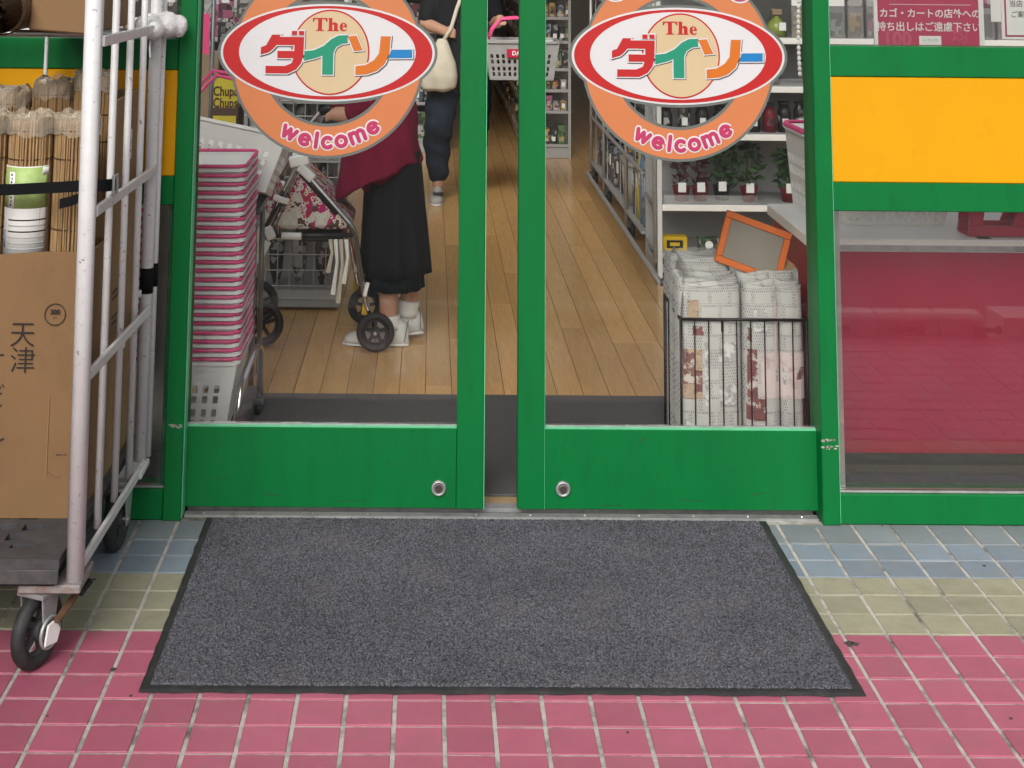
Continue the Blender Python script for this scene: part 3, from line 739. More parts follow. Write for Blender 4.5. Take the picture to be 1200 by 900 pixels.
MB().tube([(XR, YB, .60), (XR, YB, .665)], .0178, 14).build('tape', STRAP, rc, True); MB().tube([(XR + .012, YB + .034, .61), (XR + .012, YB + .034, .67)], .0118, 12).build('tape', STRAP, rc, True)
# bubble-wrapped corner
WRAP = mat('bubble_wrap', (.66, .66, .67), .25, .18, 60, 1.0, 150, spec=.7)
b = MB()
for c, r in (((-.965, -.105, 1.300), (.042, .055, .034)), ((-.925, -.075, 1.303), (.036, .045, .036)), ((-.893, -.060, 1.298), (.022, .03, .031)), ((-.945, -.16, 1.292), (.030, .05, .026))): ball(b, c, r, 16)
me_o = remesh(b, 'bubble_wrap', WRAP, rc, .006, 3)
random.seed(8)
for v in me_o.data.vertices: v.co += v.normal * random.uniform(-.0016, .0022)
MB().tube([(-.952, -.165, 1.27), (-.947, -.19, 1.245), (-.940, -.215, 1.225)], .0022, 6).build('tape_end', PWHITE, rc)
def castor(x, y, yaw, stand, brake):
    Mx = Matrix.Translation((x, y, 0)) @ Matrix.Rotation(yaw, 4, 'Z')
    def T(b): b.v = [tuple(Mx @ Vector(v)) for v in b.v]; return b
    wr = .077
    f = MB()
    f.box(-.034, .034, -.03, .045, .148, .158)
    for s in (-1, 1):
        f.prism([(-.024, .149), (.032, .149), (.026, .11), (.012, .062), (-.012, .062), (-.020, .11)], lambda u, v, t: (s * .026 + t * s, u, v), .004)
    f.disc((0, .02, .158), (0, 0, 1), .03, .012, 20)
    c = T(f).build('castor', ALU, rc, bevel=.0015)
    t = MB(); t.torus((0, 0, wr), (1, 0, 0), wr - .016, .016, 36, 10, 1.0); T(t).build('tyre', RUB, c, True)
    h = MB(); h.disc((0, 0, wr), (1, 0, 0), .020, .036, 18); h.torus((0, 0, wr), (1, 0, 0), wr - .028, .006, 28, 6, 1.6)
    for k in range(5):
        a = 2 * PI * k / 5; h.obox((0, math.cos(a) * .036, wr + math.sin(a) * .036), (.012, .044, .012), (a, 0, 0))
    T(h).build('wheel_hub', GREYPL, c)
    a = MB(); a.disc((0, 0, wr), (1, 0, 0), .008, .066, 12); T(a).build('axle', STEEL, c)
    if brake:
        p = MB(); p.prism([(-.022, .055), (.02, .05), (.03, .075), (.012, .098), (-.012, .095)], lambda u, v, tt: (.034 + tt, u, v), .005); T(p).build('brake_plate', PWHITE, c, bevel=.0015)
        p = MB(); p.obox((.044, .040, .112), (.016, .075, .008), (R(26), 0, 0)); T(p).build('brake_arm', mat('rusty_arm', (.10, .05, .028), .7, .5, 50), c, bevel=.0015)
        p = MB(); p.obox((.046, .090, .136), (.028, .042, .010), (R(22), 0, 0)); T(p).build('brake_pedal', BLKPL, c, bevel=.002)
        p = MB(); p.torus((.034, 0, wr), (1, 0, 0), .030, .004, 20, 6); T(p).build('brake_ring', ALU, c, True)
castor(-1.026, -.795, R(-24), 1, True)
castor(-.985, -.19, R(-6), 1, False)
castor(-1.48, -.74, R(15), 1, False); castor(-1.48, -.16, R(-10), 1, False)

# ---- cartons
def carton(name, label, x0, x1, y0, y1, z0, z1, m, t=.005, fz=None):
    fz = fz or z1
    c = thing(name, label, 'carton', ((x0 + x1) / 2, (y0 + y1) / 2, z0))
    def panel(nm, *bb, **k):
        b = MB().box(*bb); return b.build(nm, m, c, bevel=.0012)
    # wavy front panel
    n = 22; fr = MB(); vv = []
    for side in (0, 1):
        for j in range(7):
            for i in range(n + 1):
                u = i / n; v = j / 6
                wv = .003 * math.sin(u * 5.2 + v * 1.3) + .0015 * math.sin(u * 17 + 2 * v)
                zt = (fz - z0) * v + z0 + (.004 * math.sin(u * 9) * v)
                vv.append((x0 + (x1 - x0) * u, y0 + wv * (4 * u * (1 - u)) + side * t, zt))
    w_ = n + 1; off = 7 * w_; ff = []
    for j in range(6):
        for i in range(n):
            a = j * w_ + i; ff.append((a, a + 1, a + w_ + 1, a + w_)); ff.append((off + a, off + a + w_, off + a + w_ + 1, off + a + 1))
    for i in range(n):
        a = 6 * w_ + i; ff.append((a, a + 1, off + a + 1, off + a)); ff.append((i, off + i, off + i + 1, i + 1))
    for j in range(6):
        a = j * w_; ff.append((a, a + w_, off + a + w_, off + a)); a += n; ff.append((a, off + a, off + a + w_, a + w_))
    fr.add(vv, ff); smooth_angle(fr.build('front_panel', m, c), .6)
    panel('back_panel', x0, x1, y1 - t, y1, z0, z1); panel('side_panel', x1 - t, x1, y0 + t + .004, y1 - t - .001, z0, z1); panel('side_panel', x0, x0 + t, y0 + t + .004, y1 - t - .001, z0, z1)
    panel('base', x0 + t, x1 - t, y0 + t + .004, y1 - t, z0, z0 + t)
    return c
c1 = carton('reed_blind_carton', 'open brown carton printed with vertical Japanese lettering, on the roll cage deck', -1.50, -.986, -.626, -.432, .2365, .812, CARD)
yy = -.6305
for s, x, z in (('天', -1.130, .630), ('津', -1.127, .573), ('す', -1.196, .568), ('だ', -1.192, .496), ('れ', -1.189, .420)):
    text(s, .062, (x, yy, z), INK, c1, 'lettering', offset=-.0005, sx=.98)
shape([ell(0, 0, .0245, .0245, 40), ell(0, 0, .0225, .0225, 40)], (-1.058, yy, .678), 1, INK, c1, 'printed_circle')
text('300', .015, (-1.058, yy, .683), INK, c1, 'lettering', offset=.0006); text('mm', .006, (-1.058, yy, .671), INK, c1, 'lettering')
text('mm x m', .007, (-1.030, yy, .374), INK, c1, 'lettering')
TAPE = mat('clear_tape', (.42, .31, .18), .25, .1, 20)
MB().box(-1.0636, -1.0610, yy - .0002, yy + .003, .33, .372).build('tear', CARD2, c1); MB().obox((-1.045, yy + .001, .333), (.03, .003, .0022), (0, R(25), 0)).build('tear', CARD2, c1)
MB().box(-1.0636, -1.0615, yy, yy + .003, .372, .50).build('crease', CARD2, c1)
c2 = carton('tall_carton', 'tall plain carton with small white number label behind the printed carton', -1.42, -.984, -.425, -.115, .2365, 1.135, CARD2, fz=.86)
side = Matrix.Rotation(PI / 2, 4, 'Z') @ FRONT          # facing +X
MB().box(-.9838, -.9830, -.245, -.195, .965, 1.04).build('label', PAPERW, c2); text('2', .05, (-.9826, -.22, 1.0), INK, c2, 'lettering', base=side, offset=.001)
MB().box(-.9838, -.9830, -.23, -.18, .49, .53).build('label', PAPERW, c2)
for z, L in ((.66, .10), (.645, .08), (.60, .12), (.585, .06)): MB().box(-.9838, -.9834, -.36, -.36 + L, z, z + .006).build('printed_line', INK, c2)

# ---- rolled reed blinds
WRAPCL = glass_mat('reed_wrapper', (.98, .97, .95, 1), 1.3, .42, (.80, .70, .55, 1))
def make_roll(length, label, group):
    r = thing('reed_blind_roll', label, 'blind roll', (0, 0, 0), group)
    random.seed(31); b = MB(); n = 42; rad = .0488
    for k in range(n):
        a = 2 * PI * k / n + random.uniform(-.03, .03); rr = rad + random.uniform(-.0012, .0014); q = .0037 * random.uniform(.75, 1.1)
        x, y = rr * math.cos(a), rr * math.sin(a); x2, y2 = x + random.uniform(-.001, .001), y + random.uniform(-.001, .001)
        b.tube([(x, y, random.uniform(0, .006)), (x2, y2, length + random.uniform(-.003, .002))], q, 5)
    for ring in range(1, 4):                       # inner turns of the roll, seen from above
        m_ = rad - ring * .0105
        for k in range(int(m_ * 2 * PI / .0068)):
            a = k * .0068 / m_; b.tube([(m_ * math.cos(a), m_ * math.sin(a), length - .05), (m_ * math.cos(a), m_ * math.sin(a), length + random.uniform(-.012, .002))], .0030, 4)
    b.tube([(0, 0, .002), (0, 0, length - .02)], rad - .004, 14)
    b.build('reeds', REED, r)['kind'] = 'stuff'
    for z in (.025, .09, .155):
        MB().torus((0, 0, length - z), (0, 0, 1), rad + .0022, .0017, 26, 5).build('binding_thread', THREAD, r)
    for z in (.25, .315, .38, .55, .75):
        if z < length - .03: MB().torus((0, 0, length - z), (0, 0, 1), rad + .0022, .0017, 26, 5).build('binding_thread', THREAD, r)
    # crumpled clear wrapper on the top
    w_ = MB(); rg = []
    random.seed(9)
    for (q, z) in ((.0545, -.035), (.0555, -.012), (.054, .006), (.043, .016), (.028, .006), (.012, .002)):
        rg.append([((q + random.uniform(-.003, .003)) * math.cos(a), (q + random.uniform(-.003, .003)) * math.sin(a), length + z + random.uniform(-.006, .007)) for a in [2 * PI * k / 22 for k in range(22)]])
    w_.rings(rg, caps=False); w_.build('clear_wrapper', WRAPCL, r)
    return r
def roll_label(r, length, a0=-170, a1=-18):
    def band(z0, z1, m, nm, rr=.0532, b0=a0, b1=a1):
        b = MB(); n = 12; v = []
        for z in (z0, z1):
            for k in range(n + 1):
                a = R(b0 + (b1 - b0) * k / n); v.append((rr * math.cos(a), rr * math.sin(a), z))
        f = [(k, k + 1, n + 2 + k, n + 1 + k) for k in range(n)]
        b.add(v, f).build(nm, m, r, True, solid=-.0004)
    G = mat('label_green', (.30, .42, .14), .5, .35, 25)
    band(length - .315, length - .105, PAPERW, 'paper_label')
    band(length - .20, length - .107, G, 'label_print', .0538, a0 + 3, a1 - 3)
    band(length - .20, length - .118, PAPERW, 'label_print', .0542, a0 + 40, a0 + 58)
    band(length - .125, length - .108, mat('label_red', (.35, .02, .07), .5), 'label_print', .0543, a0 + 4, a0 + 17)
    band(length - .125, length - .108, PAPERW, 'label_print', .0543, a1 - 24, a1 - 4)
    for i in range(6): band(length - .225 - i * .013, length - .228 - i * .013, INK if i in (0, 2) else mat('label_grey', (.35, .36, .36), .6), 'label_print', .0540, a0 + 42, a1 - 6)
    for i in range(4): band(length - .222 - i * .017, length - .230 - i * .017, INK, 'label_print', .0540, a0 + 8, a0 + 15)
    band(length - .29, length - .25, mat('label_ink2', (.18, .2, .26), .6), 'label_print', .0540, a0 + 24, a0 + 33)
    for i in range(9): band(length - .122 - i * .0085, length - .127 - i * .0085, INK, 'label_print', .0546, a0 + 45 + (i % 2) * 2, a0 + 51)
L1 = .865
p0 = make_roll(L1, 'rolled reed blind without label in the printed carton, against the cage bars', 'rolled reed blinds')
for i, (x, y) in enumerate(((-1.0455, -.545),)):
    q = p0 if i == 0 else copy_tree(p0); q.location = (x, y, .2425); q.rotation_euler = (0, 0, i * 1.3)
a = copy_tree(p0); a.location = (-1.1520, -.553, .2425); a['label'] = 'rolled reed blind with green and white paper label, in the printed carton'
ORG[a.name] = (0, 0, 0); roll_label(a, L1)
a = copy_tree(p0); a.location = (-1.2600, -.545, .2425); a['label'] = 'rolled reed blind beside the labelled one in the printed carton, farther from the cage bars'
p1 = None
for i, x in enumerate((-1.050, -1.158, -1.266)):
    q = copy_tree(p0); q.location = (x, -.345 + .03 * (i % 2), .2465 + .075 - .02 * i); q.rotation_euler = (0, 0, 2 + i); q['label'] = ('raised rolled reed blind in plastic wrap in the tall carton, next to the cage bars', 'rolled reed blind in plastic wrap in the tall carton, between its two neighbours', 'rolled reed blind in plastic wrap in the tall carton, farthest from the cage bars')[i]; q['group'] = 'rolled reed blinds'
# packing under those rolls so that they stand higher
# roll lying on the cage shelf
tr = thing('bamboo_mat_roll', 'dark brown rolled mat lying on the upper rails of the roll cage', 'mat roll', (-1.215, -.38, 1.3095))
sp = []; n = 150
for k in range(n):
    q = k / n; a = q * 2 * PI * 5.2; rr = .010 + .045 * q; sp.append((-1.215 + rr * math.cos(a), 1.3655 + rr * math.sin(a)))
b = MB(); th_ = .0032
b.rings([[(x, -.66, z) for x, z in sp] + [(-1.215 + (x + 1.215) * (1 + th_ / max(.01, math.hypot(x + 1.215, z - 1.3655))), -.66, 1.3655 + (z - 1.3655) * (1 + th_ / max(.01, math.hypot(x + 1.215, z - 1.3655)))) for x, z in sp[::-1]],
         [(x, -.10, z) for x, z in sp] + [(-1.215 + (x + 1.215) * (1 + th_ / max(.01, math.hypot(x + 1.215, z - 1.3655))), -.10, 1.3655 + (z - 1.3655) * (1 + th_ / max(.01, math.hypot(x + 1.215, z - 1.3655)))) for x, z in sp[::-1]]], caps=False)
b.build('matting', REEDD, tr)
MB().torus((-1.215, -.62, 1.3655), (0, 1, 0), .0585, .002, 26, 5).build('binding_thread', THREAD, tr)
fc = thing('folded_carton', 'folded cardboard sheet on the upper rails beside the rolled mat', 'carton', (-1.08, -.30, 1.312))
MB().obox((-1.085, -.34, 1.3535), (.15, .5, .085), (0, R(4), 0)).build('folded_board', CARD, fc, bevel=.004); MB().obox((-1.085, -.34, 1.399), (.14, .48, .004), (0, R(3), 0)).build('board_flap', CARD2, fc)

# ---- strap across the rolls
st_ = thing('webbing_strap', 'black webbing strap with buckle tied across the reed blinds', 'strap', (-1.2, -.64, .95))
pts = [(XL + .03, -.665, .950), (-1.30, -.668, .956), (-1.15, -.672, .962), (-1.05, -.674, .968), (-.99, -.672, .972), (-.968, -.655, .973)]
b = MB(); b.rings([[(x, y - .001, z - .0125), (x, y + .001, z - .0125), (x, y + .001, z + .0125), (x, y - .001, z + .0125)] for x, y, z in pts]); b.build('webbing', STRAP, st_)
b = MB(); b.rings([[(x, y - .001, z - .011), (x, y + .001, z - .011), (x, y + .001, z + .011), (x, y - .001, z + .011)] for x, y, z in ((-1.045, -.690, .934), (-1.02, -.69, .940), (-.99, -.684, .951), (-.968, -.672, .962))]); b.build('loose_end', STRAP, st_)
b = MB(); b.rings([[(x, y - .006, z - .013), (x, y + .006, z - .013), (x, y + .006, z + .013), (x, y - .006, z + .013)] for x, y, z in ((-.968, -.663, .972), (-.945, -.655, .970), (-.930, -.640, .970))]); b.build('folded_webbing', STRAP, st_)
b = MB(); b.tube([(-.929, -.665, .950), (-.929, -.665, .992), (-.929, -.625, .990), (-.929, -.625, .950), (-.929, -.665, .950)], .0035, 8); b.build('buckle', ALU, st_)

# ================================================================== SHOPPING BASKETS
def rrect(w, d, r, z, n=4):
    pts = []
    for cx, cy, a0 in ((w / 2 - r, d / 2 - r, 0), (-w / 2 + r, d / 2 - r, 90), (-w / 2 + r, -d / 2 + r, 180), (w / 2 - r, -d / 2 + r, 270)):
        for k in range(n + 1):
            a = R(a0 + 90 * k / n); pts.append((cx + r * math.cos(a), cy + r * math.sin(a), z))
    return pts
def lattice_basket(mb, w, d, h, taper=.84, nu=11, rows=((.10, .20), (.24, .34), (.42, .52), (.56, .66)), z0=0.0):
    """basket shell with real slots; open top"""
    def wall(p0, p1, q0, q1, n):
        us = []
        for i in range(n):
            a = .05 + .90 * i / n; us += [a, a + .90 / n * .48]
        us = [0] + us + [1]
        vz = [0]
        for a, b_ in rows: vz += [a, b_]
        vz.append(1)
        idx = {}
        vs2 = []
        for j, v in enumerate(vz):
            for i, u in enumerate(us):
                lo = Vector(p0).lerp(Vector(p1), u); hi = Vector(q0).lerp(Vector(q1), u); vs2.append(lo.lerp(hi, v))
        W = len(us); fs2 = []
        for j in range(len(vz) - 1):
            for i in range(W - 1):
                hole = (j % 2 == 1) and (i % 2 == 1)
                if not hole: a = j * W + i; fs2.append((a, a + 1, a + W + 1, a + W))
        mb.add(vs2, fs2)
    bw, bd = w * taper / 2, d * taper / 2; tw, td = w / 2, d / 2
    B = [(-bw, -bd, z0), (bw, -bd, z0), (bw, bd, z0), (-bw, bd, z0)]; T = [(-tw, -td, z0 + h), (tw, -td, z0 + h), (tw, td, z0 + h), (-tw, td, z0 + h)]
    for i in range(4): wall(B[i], B[(i + 1) % 4], T[i], T[(i + 1) % 4], nu if i % 2 == 0 else int(nu * d / w))
    mb.add(B, [(0, 3, 2, 1)])
def make_basket(label, group, w=.44, d=.36, h=.225, handles_up=False, body=PWHITE):
    t = thing('shopping_basket', label, 'basket', (0, 0, 0), group)
    b = MB(); lattice_basket(b, w, d, h); b.build('body', body, t, solid=-.0022)
    b = MB(); ring = rrect(w + .022, d + .022, .035, h - .012); inner = rrect(w - .004, d - .004, .025, h - .012)
    b.rings([ring, [(x, y, h - .003) for x, y, z in ring], [(x, y, h - .001) for x, y, z in inner], inner, ring], caps=False); b.build('rim', body, t)
    def handle(s):
        if handles_up:
            pts = [(-w / 2 + .02, 0, h)] + [(-w / 2 + .02 + (w - .04) * q, s * (.03 + .06 * math.sin(PI * q)), h + .17 * min(1, math.sin(PI * q) * 1.7)) for q in [i / 14 for i in range(15)]] + [(w / 2 - .02, 0, h)]
        else:
            e = .007; cw, cd2, cr = w / 2 + e, d / 2 + e, .032
            arc = [(cw - cr + cr * math.cos(R(q)), cd2 - cr + cr * math.sin(R(q))) for q in (0, 22, 45, 68, 90)]
            pts = [(-x, s * y, h + .005) for x, y in [(cw, .01)] + arc] + [(x, s * y, h + .005) for x, y in arc[::-1] + [(cw, .01)]]
        MB().tube(pts, .0056 if not handles_up else .0062, 7).build('handle', PPINK, t, True)
    handle(-1); handle(1)
    return t
LOWB = make_basket('lowest white slotted basket of the stack, its whole slotted side showing', None)
LOWB.location = (-1.012, .79, .018)
if 'group' in LOWB: del LOWB['group']
sb = make_basket('white slotted shopping basket with pink folded handles, nested in the tall stack', 'shopping baskets nested in the stack', h=.115)
bx, by = -1.012, .79
random.seed(2)
NB = 22
for i in range(NB - 1, -1, -1):
    o = sb if i == 0 else copy_tree(sb)
    o.location = (bx + random.uniform(-.003, .003), by + random.uniform(-.003, .003), .128 + (i + 1) * .0262); o.rotation_euler = (random.uniform(-.006, .006), random.uniform(-.008, .008), random.uniform(-.014, .014))
ORG[sb.name] = (0, 0, 0)
# stand of the stack
bs = thing('basket_stand', 'grey steel tube stand on small castors carrying the stack of baskets', 'stand', (-1.0, .8, 0))
for xx in (-.783, -1.24):
    MB().tube([(xx, .60, .012), (xx, .605, .10), (xx + .006, .63, .165), (xx + .018, .69, .205), (xx + .03, .78, .232), (xx + .034, .85, .228), (xx + .036, .875, .20), (xx + .036, .88, .10), (xx + .036, .88, .05)], .0115, 10).build('side_tube', GREYMET if xx < -1 else CHROME, bs, True)
    MB().box(xx - .004, xx + .03, .70, .87, .075, .095).build('brace', GREYMET, bs)
    b = MB(); b.torus((xx + .03, .872, .022), (.9, .3, 0), .015, .0075, 18, 8); b.disc((xx + .03, .872, .022), (.9, .3, 0), .012, .012); b.build('castor', BLKPL, bs, True)
    MB().box(xx + .014, xx + .052, .860, .898, .036, .056).build('castor_housing', GREYMET, bs, bevel=.004)
MB().box(-1.245, -.78, .68, .70, .004, .016).build('cross_bar', GREYMET, bs)
# tilted basket behind the stack
tb = make_basket('white basket with raised pink handles lying tilted behind the basket stack', None, w=.42, h=.20, handles_up=True); 
if 'group' in tb: del tb['group']
tb.location = (-.945, 1.19, .680); tb.rotation_euler = (R(-12), R(11), R(0))
tl = thing('stool', 'low dark metal stool carrying the tilted basket behind the basket stack', 'stool', (-.95, 1.2, 0))
MB().box(-1.12, -.78, 1.06, 1.34, .60, .62).build('seat', GREYMET, tl, bevel=.004)
for x in (-1.10, -.80):
    for y in (1.08, 1.32): MB().tube([(x, y, .008), (x * .99 - .01, y, .6)], .010, 8).build('leg', GREYMET, tl, True)

# ================================================================== ROLLATOR and its owner
ro = thing('rollator', 'chrome walking frame with black wheels and a floral bag, pushed by the person in maroon', 'rollator', (-.62, 1.83, 0))
def wheel(x, y, r, nm='wheel'):
    w_ = MB().torus((x, y, r), (0, 1, 0), r - .014, .014, 36, 10, 1.1).build(nm, RUB, ro, True)
    h = MB(); h.disc((x, y, r), (0, 1, 0), .018, .034, 16); h.torus((x, y, r), (0, 1, 0), r - .028, .006, 30, 6, 1.6)
    for k in range(5):
        a = 2 * PI * k / 5 + .3; h.obox((x + math.cos(a) * r * .42, y, r + math.sin(a) * r * .42), (r * .62, .012, .012), (0, -a, 0))
    h.build('spokes', BLKPL, w_)
    MB().disc((x, y, r), (0, 1, 0), .006, .044, 10).build('axle_cap', STEEL, w_)
yn, yf = 1.63, 2.03
for y in (yn, yf):
    dx = 0 if y == yn else -.055
    wheel(-.398 + dx, y, .072); wheel(-.835 + dx, y + (.06 if y == yn else 0), .085)
    MB().tube([(-.398 + dx, y + .026, .075), (-.432 + dx, y + .026, .16), (-.452 + dx, y + .02, .25), (-.478 + dx, y + .01, .40), (-.490 + dx, y, .445), (-.510 + dx, y, .475), (-.575 + dx, y, .545), (-.645 + dx, y, .620), (-.690 + dx, y, .672)], .0115, 10).build('rear_tube', CHROME, ro, True)
    MB().tube([(-.55 + dx, y + .004, .505), (-.64 + dx, y + .004, .600), (-.69 + dx, y + .004, .655)], .0165, 8).build('tube_sleeve', BLKPL, ro, True)
    MB().tube([(-.840 + dx, y + .02, .085), (-.838 + dx, y + .01, .22), (-.822 + dx, y, .43), (-.770 + dx, y, .545), (-.705 + dx, y, .680), (-.675 + dx, y, .740), (-.60 + dx, y, .83), (-.555 + dx, y, .86)], .0115, 10).build('front_tube', CHROME, ro, True)
    MB().tube([(-.815 + dx, y + .003, .45), (-.772 + dx, y + .003, .54), (-.752 + dx, y + .003, .585)], .0150, 8).build('tube_sleeve', BLKPL, ro, True)
    MB().tube([(-.600 + dx, y, .832), (-.53 + dx, y, .867)], .016, 10).build('handle_grip', BLKPL, ro, True)
    b = MB(); b.obox((-.700 + dx, y - .006, .700), (.075, .034, .042), (0, R(-12), 0)); b.obox((-.672 + dx, y - .008, .655), (.072, .030, .036), (0, R(42), 0)); b.build('joint', PWHITE, ro, bevel=.005)
    MB().obox((-.765 + dx, y - .006, .555), (.062, .026, .022), (0, R(18), 0)).build('clamp', PWHITE, ro, bevel=.004)
    MB().obox((-.806 + dx, y - .004, .432), (.034, .026, .05), (0, R(-28), 0)).build('clamp', PWHITE, ro, bevel=.004)
    MB().obox((-.830 + dx, y - .004, .36), (.026, .020, .09), (0, R(26), 0)).build('link_plate', PWHITE, ro, bevel=.003)
    MB().tube([(-.81 + dx, y, .42), (-.49 + dx, y, .425)], .009, 8).build('side_bar', BLKPL, ro, True)
    MB().tube([(-.76 + dx, y - .004, .420), (-.685 + dx, y - .004, .420)], .0135, 10).build('bar_sleeve', PWHITE, ro, True)
    MB().obox((-.436 + dx, y + .01, .225), (.014, .018, .05), (0, R(14), 0)).build('reflector_sleeve', PWHITE, ro, bevel=.002)
    MB().obox((-.440 + dx, y + .034, .150), (.022, .014, .045), (0, R(10), 0)).build('brake_block', mat('yellow_tag', (.55, .32, .02), .5), ro, bevel=.002)
    MB().tube([(-.50 + dx, y + .012, .41), (-.47 + dx, y + .02, .30), (-.445 + dx, y + .028, .20), (-.425 + dx, y + .03, .12)], .004, 6).build('brake_cable', mat('red_cable', (.14, .02, .02), .6), ro)
MB().box(-.70, -.53, yn + .02, yf - .03, .395, .425).build('seat', BLKPL, ro, bevel=.006)
b = MB()
prof = [(-.785, .440), (-.500, .442), (-.492, .462), (-.60, .580), (-.690, .655), (-.712, .640), (-.785, .462)]
rg = []
for y, s in ((yn - .004, .86), (yn + .012, 1), (yf - .09, 1), (yf - .07, .86)):
    cx2 = sum(p[0] for p in prof) / 7; cz2 = sum(p[1] for p in prof) / 7
    rg.append([(cx2 + (x - cx2) * s, y, cz2 + (z - cz2) * s) for x, z in prof])
b.rings(rg); b.build('floral_bag', FLORAL, ro, bevel=.008)
b = MB(); b.obox((-.84, 1.80, .60), (.05, .30, .22), (0, R(-25), 0)); b.build('front_bag', FLORAL, ro, bevel=.012)
for i, (x, L) in enumerate(((-.555, .20), (-.535, .23), (-.515, .16), (-.575, .12))):
    MB().tube([(x, yn - .006, .41), (x + .008, yn - .012, .41 - L * .4), (x - .006, yn - .006, .41 - L)], [.009, .006, .010], 6).build('hanging_strap', CANVAS if i % 2 else PWHITE, ro)

p1_ = thing('person', 'person in maroon top, black skirt and white sneakers pushing the rollator', 'person', (-.33, 1.79, 0))
def shoe(mb, x, y, ang, L=.25, z=0.0, tilt=0):
    M = Matrix.Translation((x, y, z)) @ Matrix.Rotation(ang, 4, 'Z') @ Matrix.Rotation(tilt, 4, 'Y')
    secs = [(-.045, .030, .075), (-.02, .036, .092), (.02, .036, .095), (.06, .036, .082), (.10, .041, .062), (.15, .043, .050), (.185, .036, .040), (.205, .020, .026)]
    rg = []
    for sx, hw, ht in secs:
        rg.append([M @ Vector((sx * L / .25, hw * math.cos(a) * (1 if math.sin(a) > 0 else 1), max(.002, .018 + (ht - .018) * math.sin(a) if math.sin(a) > 0 else .018 + .016 * math.sin(a)))) for a in [2 * PI * k / 14 for k in range(14)]])
    return mb.rings(rg)
# body (one continuous mesh), bent over the handles
Bd = MB()
hipx, hipy = -.335, 1.81
limb(Bd, [(hipx - .02, hipy - .06, .62), (-.355, 1.745, .34), (-.352, 1.735, .07)], [.060, .045, .034])
limb(Bd, [(hipx + .03, hipy + .06, .62), (-.280, 1.845, .36), (-.272, 1.842, .095)], [.060, .045, .034])
limb(Bd, [(-.36, 1.81, .66), (-.40, 1.81, .88), (-.53, 1.81, 1.06), (-.57, 1.81, 1.12)], [.10, .11, .115, .05])
limb(Bd, [(-.58, 1.81, 1.11), (-.62, 1.81, 1.18)], [.045, .045])
ball(Bd, (-.66, 1.81, 1.245), (.092, .075, .11)); ball(Bd, (-.752, 1.81, 1.225), (.016, .012, .018)); ball(Bd, (-.66, 1.735, 1.235), (.02, .01, .028)); ball(Bd, (-.66, 1.885, 1.235), (.02, .01, .028))
for s in (-1, 1):
    yy_ = 1.81 + s * .17
    limb(Bd, [(-.52, yy_, 1.06), (-.44, yy_ + s * .03, .90), (-.52, yy_ + s * .015, .872)], [.052, .042, .030])
    limb(Bd, [(-.52, yy_ + s * .015, .872), (-.565, yy_ + s * .01, .872)], [.032, .030])
    for k in range(4): limb(Bd, [(-.575, yy_ + s * (-.02 + .014 * k), .880), (-.600, yy_ + s * (-.02 + .014 * k), .868), (-.598, yy_ + s * (-.02 + .014 * k), .846)], [.0085, .008, .007], 8)
    limb(Bd, [(-.55, yy_ - s * .02, .862), (-.575, yy_ - s * .028, .852)], [.010, .008], 8)
remesh(Bd, 'body', SKIN, p1_, .009, 4)
# maroon top
Tp = MB()
limb(Tp, [(-.365, 1.81, .64), (-.40, 1.81, .84), (-.51, 1.81, 1.04), (-.56, 1.81, 1.11)], [.135, .155, .160, .085], 18)
for s in (-1, 1): limb(Tp, [(-.51, 1.81 + s * .15, 1.06), (-.445, 1.81 + s * .20, .91), (-.485, 1.81 + s * .195, .885)], [.075, .062, .05])
# hanging hem, lower at the front
hem = []
for t, k in ((0, 0), (.4, 1), (.75, 1), (1, 1)):
    ring = []
    for i in range(28):
        a = 2 * PI * i / 28; fx = math.cos(a)
        fold = 1 + .035 * math.sin(a * 7 + 1) * t
        low = .655 + fx * .055
        low = .68 if fx > .6 else .60 + .08 * (fx + .2) if fx > -.2 else .60 + .10 * (fx + .2)
        z = .84 * (1 - t) + low * t
        ring.append((-.395 + (.135 + .025 * t) * fx * fold - .03 * t * (1 if fx < 0 else -.25), 1.81 + (.150 + .03 * t) * math.sin(a) * fold, z))
    hem.append(ring)
Tp.rings(hem[::-1])
mt_ = remesh(Tp, 'maroon_top', MAROON, p1_, .010, 2)
for v in mt_.data.vertices:
    g_ = v.co; v.co += v.normal * (.005 * math.sin(g_.x * 46 + 5 * math.sin(g_.z * 4)) + .002 * math.sin(g_.x * 90 + g_.z * 12))
# skirt with soft folds
def skirt(name, zt, zb, rx, ry, cx, cy, m, bx_=0, n=56, folds=9, amp=.045):
    rg = []
    for j in range(13):
        t = j / 12; ring = []
        for i in range(n):
            a = 2 * PI * i / n; f = 1 + amp * t * (math.sin(a * folds + 2 * t) + .5 * math.sin(a * (folds + 5) + 1))
            ring.append((cx + bx_ * t + rx * (.82 + .18 * t) * f * math.cos(a), cy + ry * (.82 + .18 * t) * f * math.sin(a), zb * t + zt * (1 - t)))
        rg.append(ring)
    rg2 = [[(cx + bx_ + (x - cx - bx_) * .95, cy + (y - cy) * .95, z + .002) for x, y, z in rg[-1]], [(cx + (x - cx) * .9, cy + (y - cy) * .9, z) for x, y, z in rg[3]]]
    b = MB(); b.rings(rg + rg2, caps=False); return b.build(name, m, p1_, True)
skirt('skirt', .72, .255, .132, .150, -.345, 1.805, BLACKC, .012, folds=8, amp=.085)
skirt('underskirt', .60, .200, .115, .130, -.350, 1.805, mat('dark_green_cloth', (.008, .014, .018), .9, .3, 14, .3, 160, spec=.15), .015, folds=11)
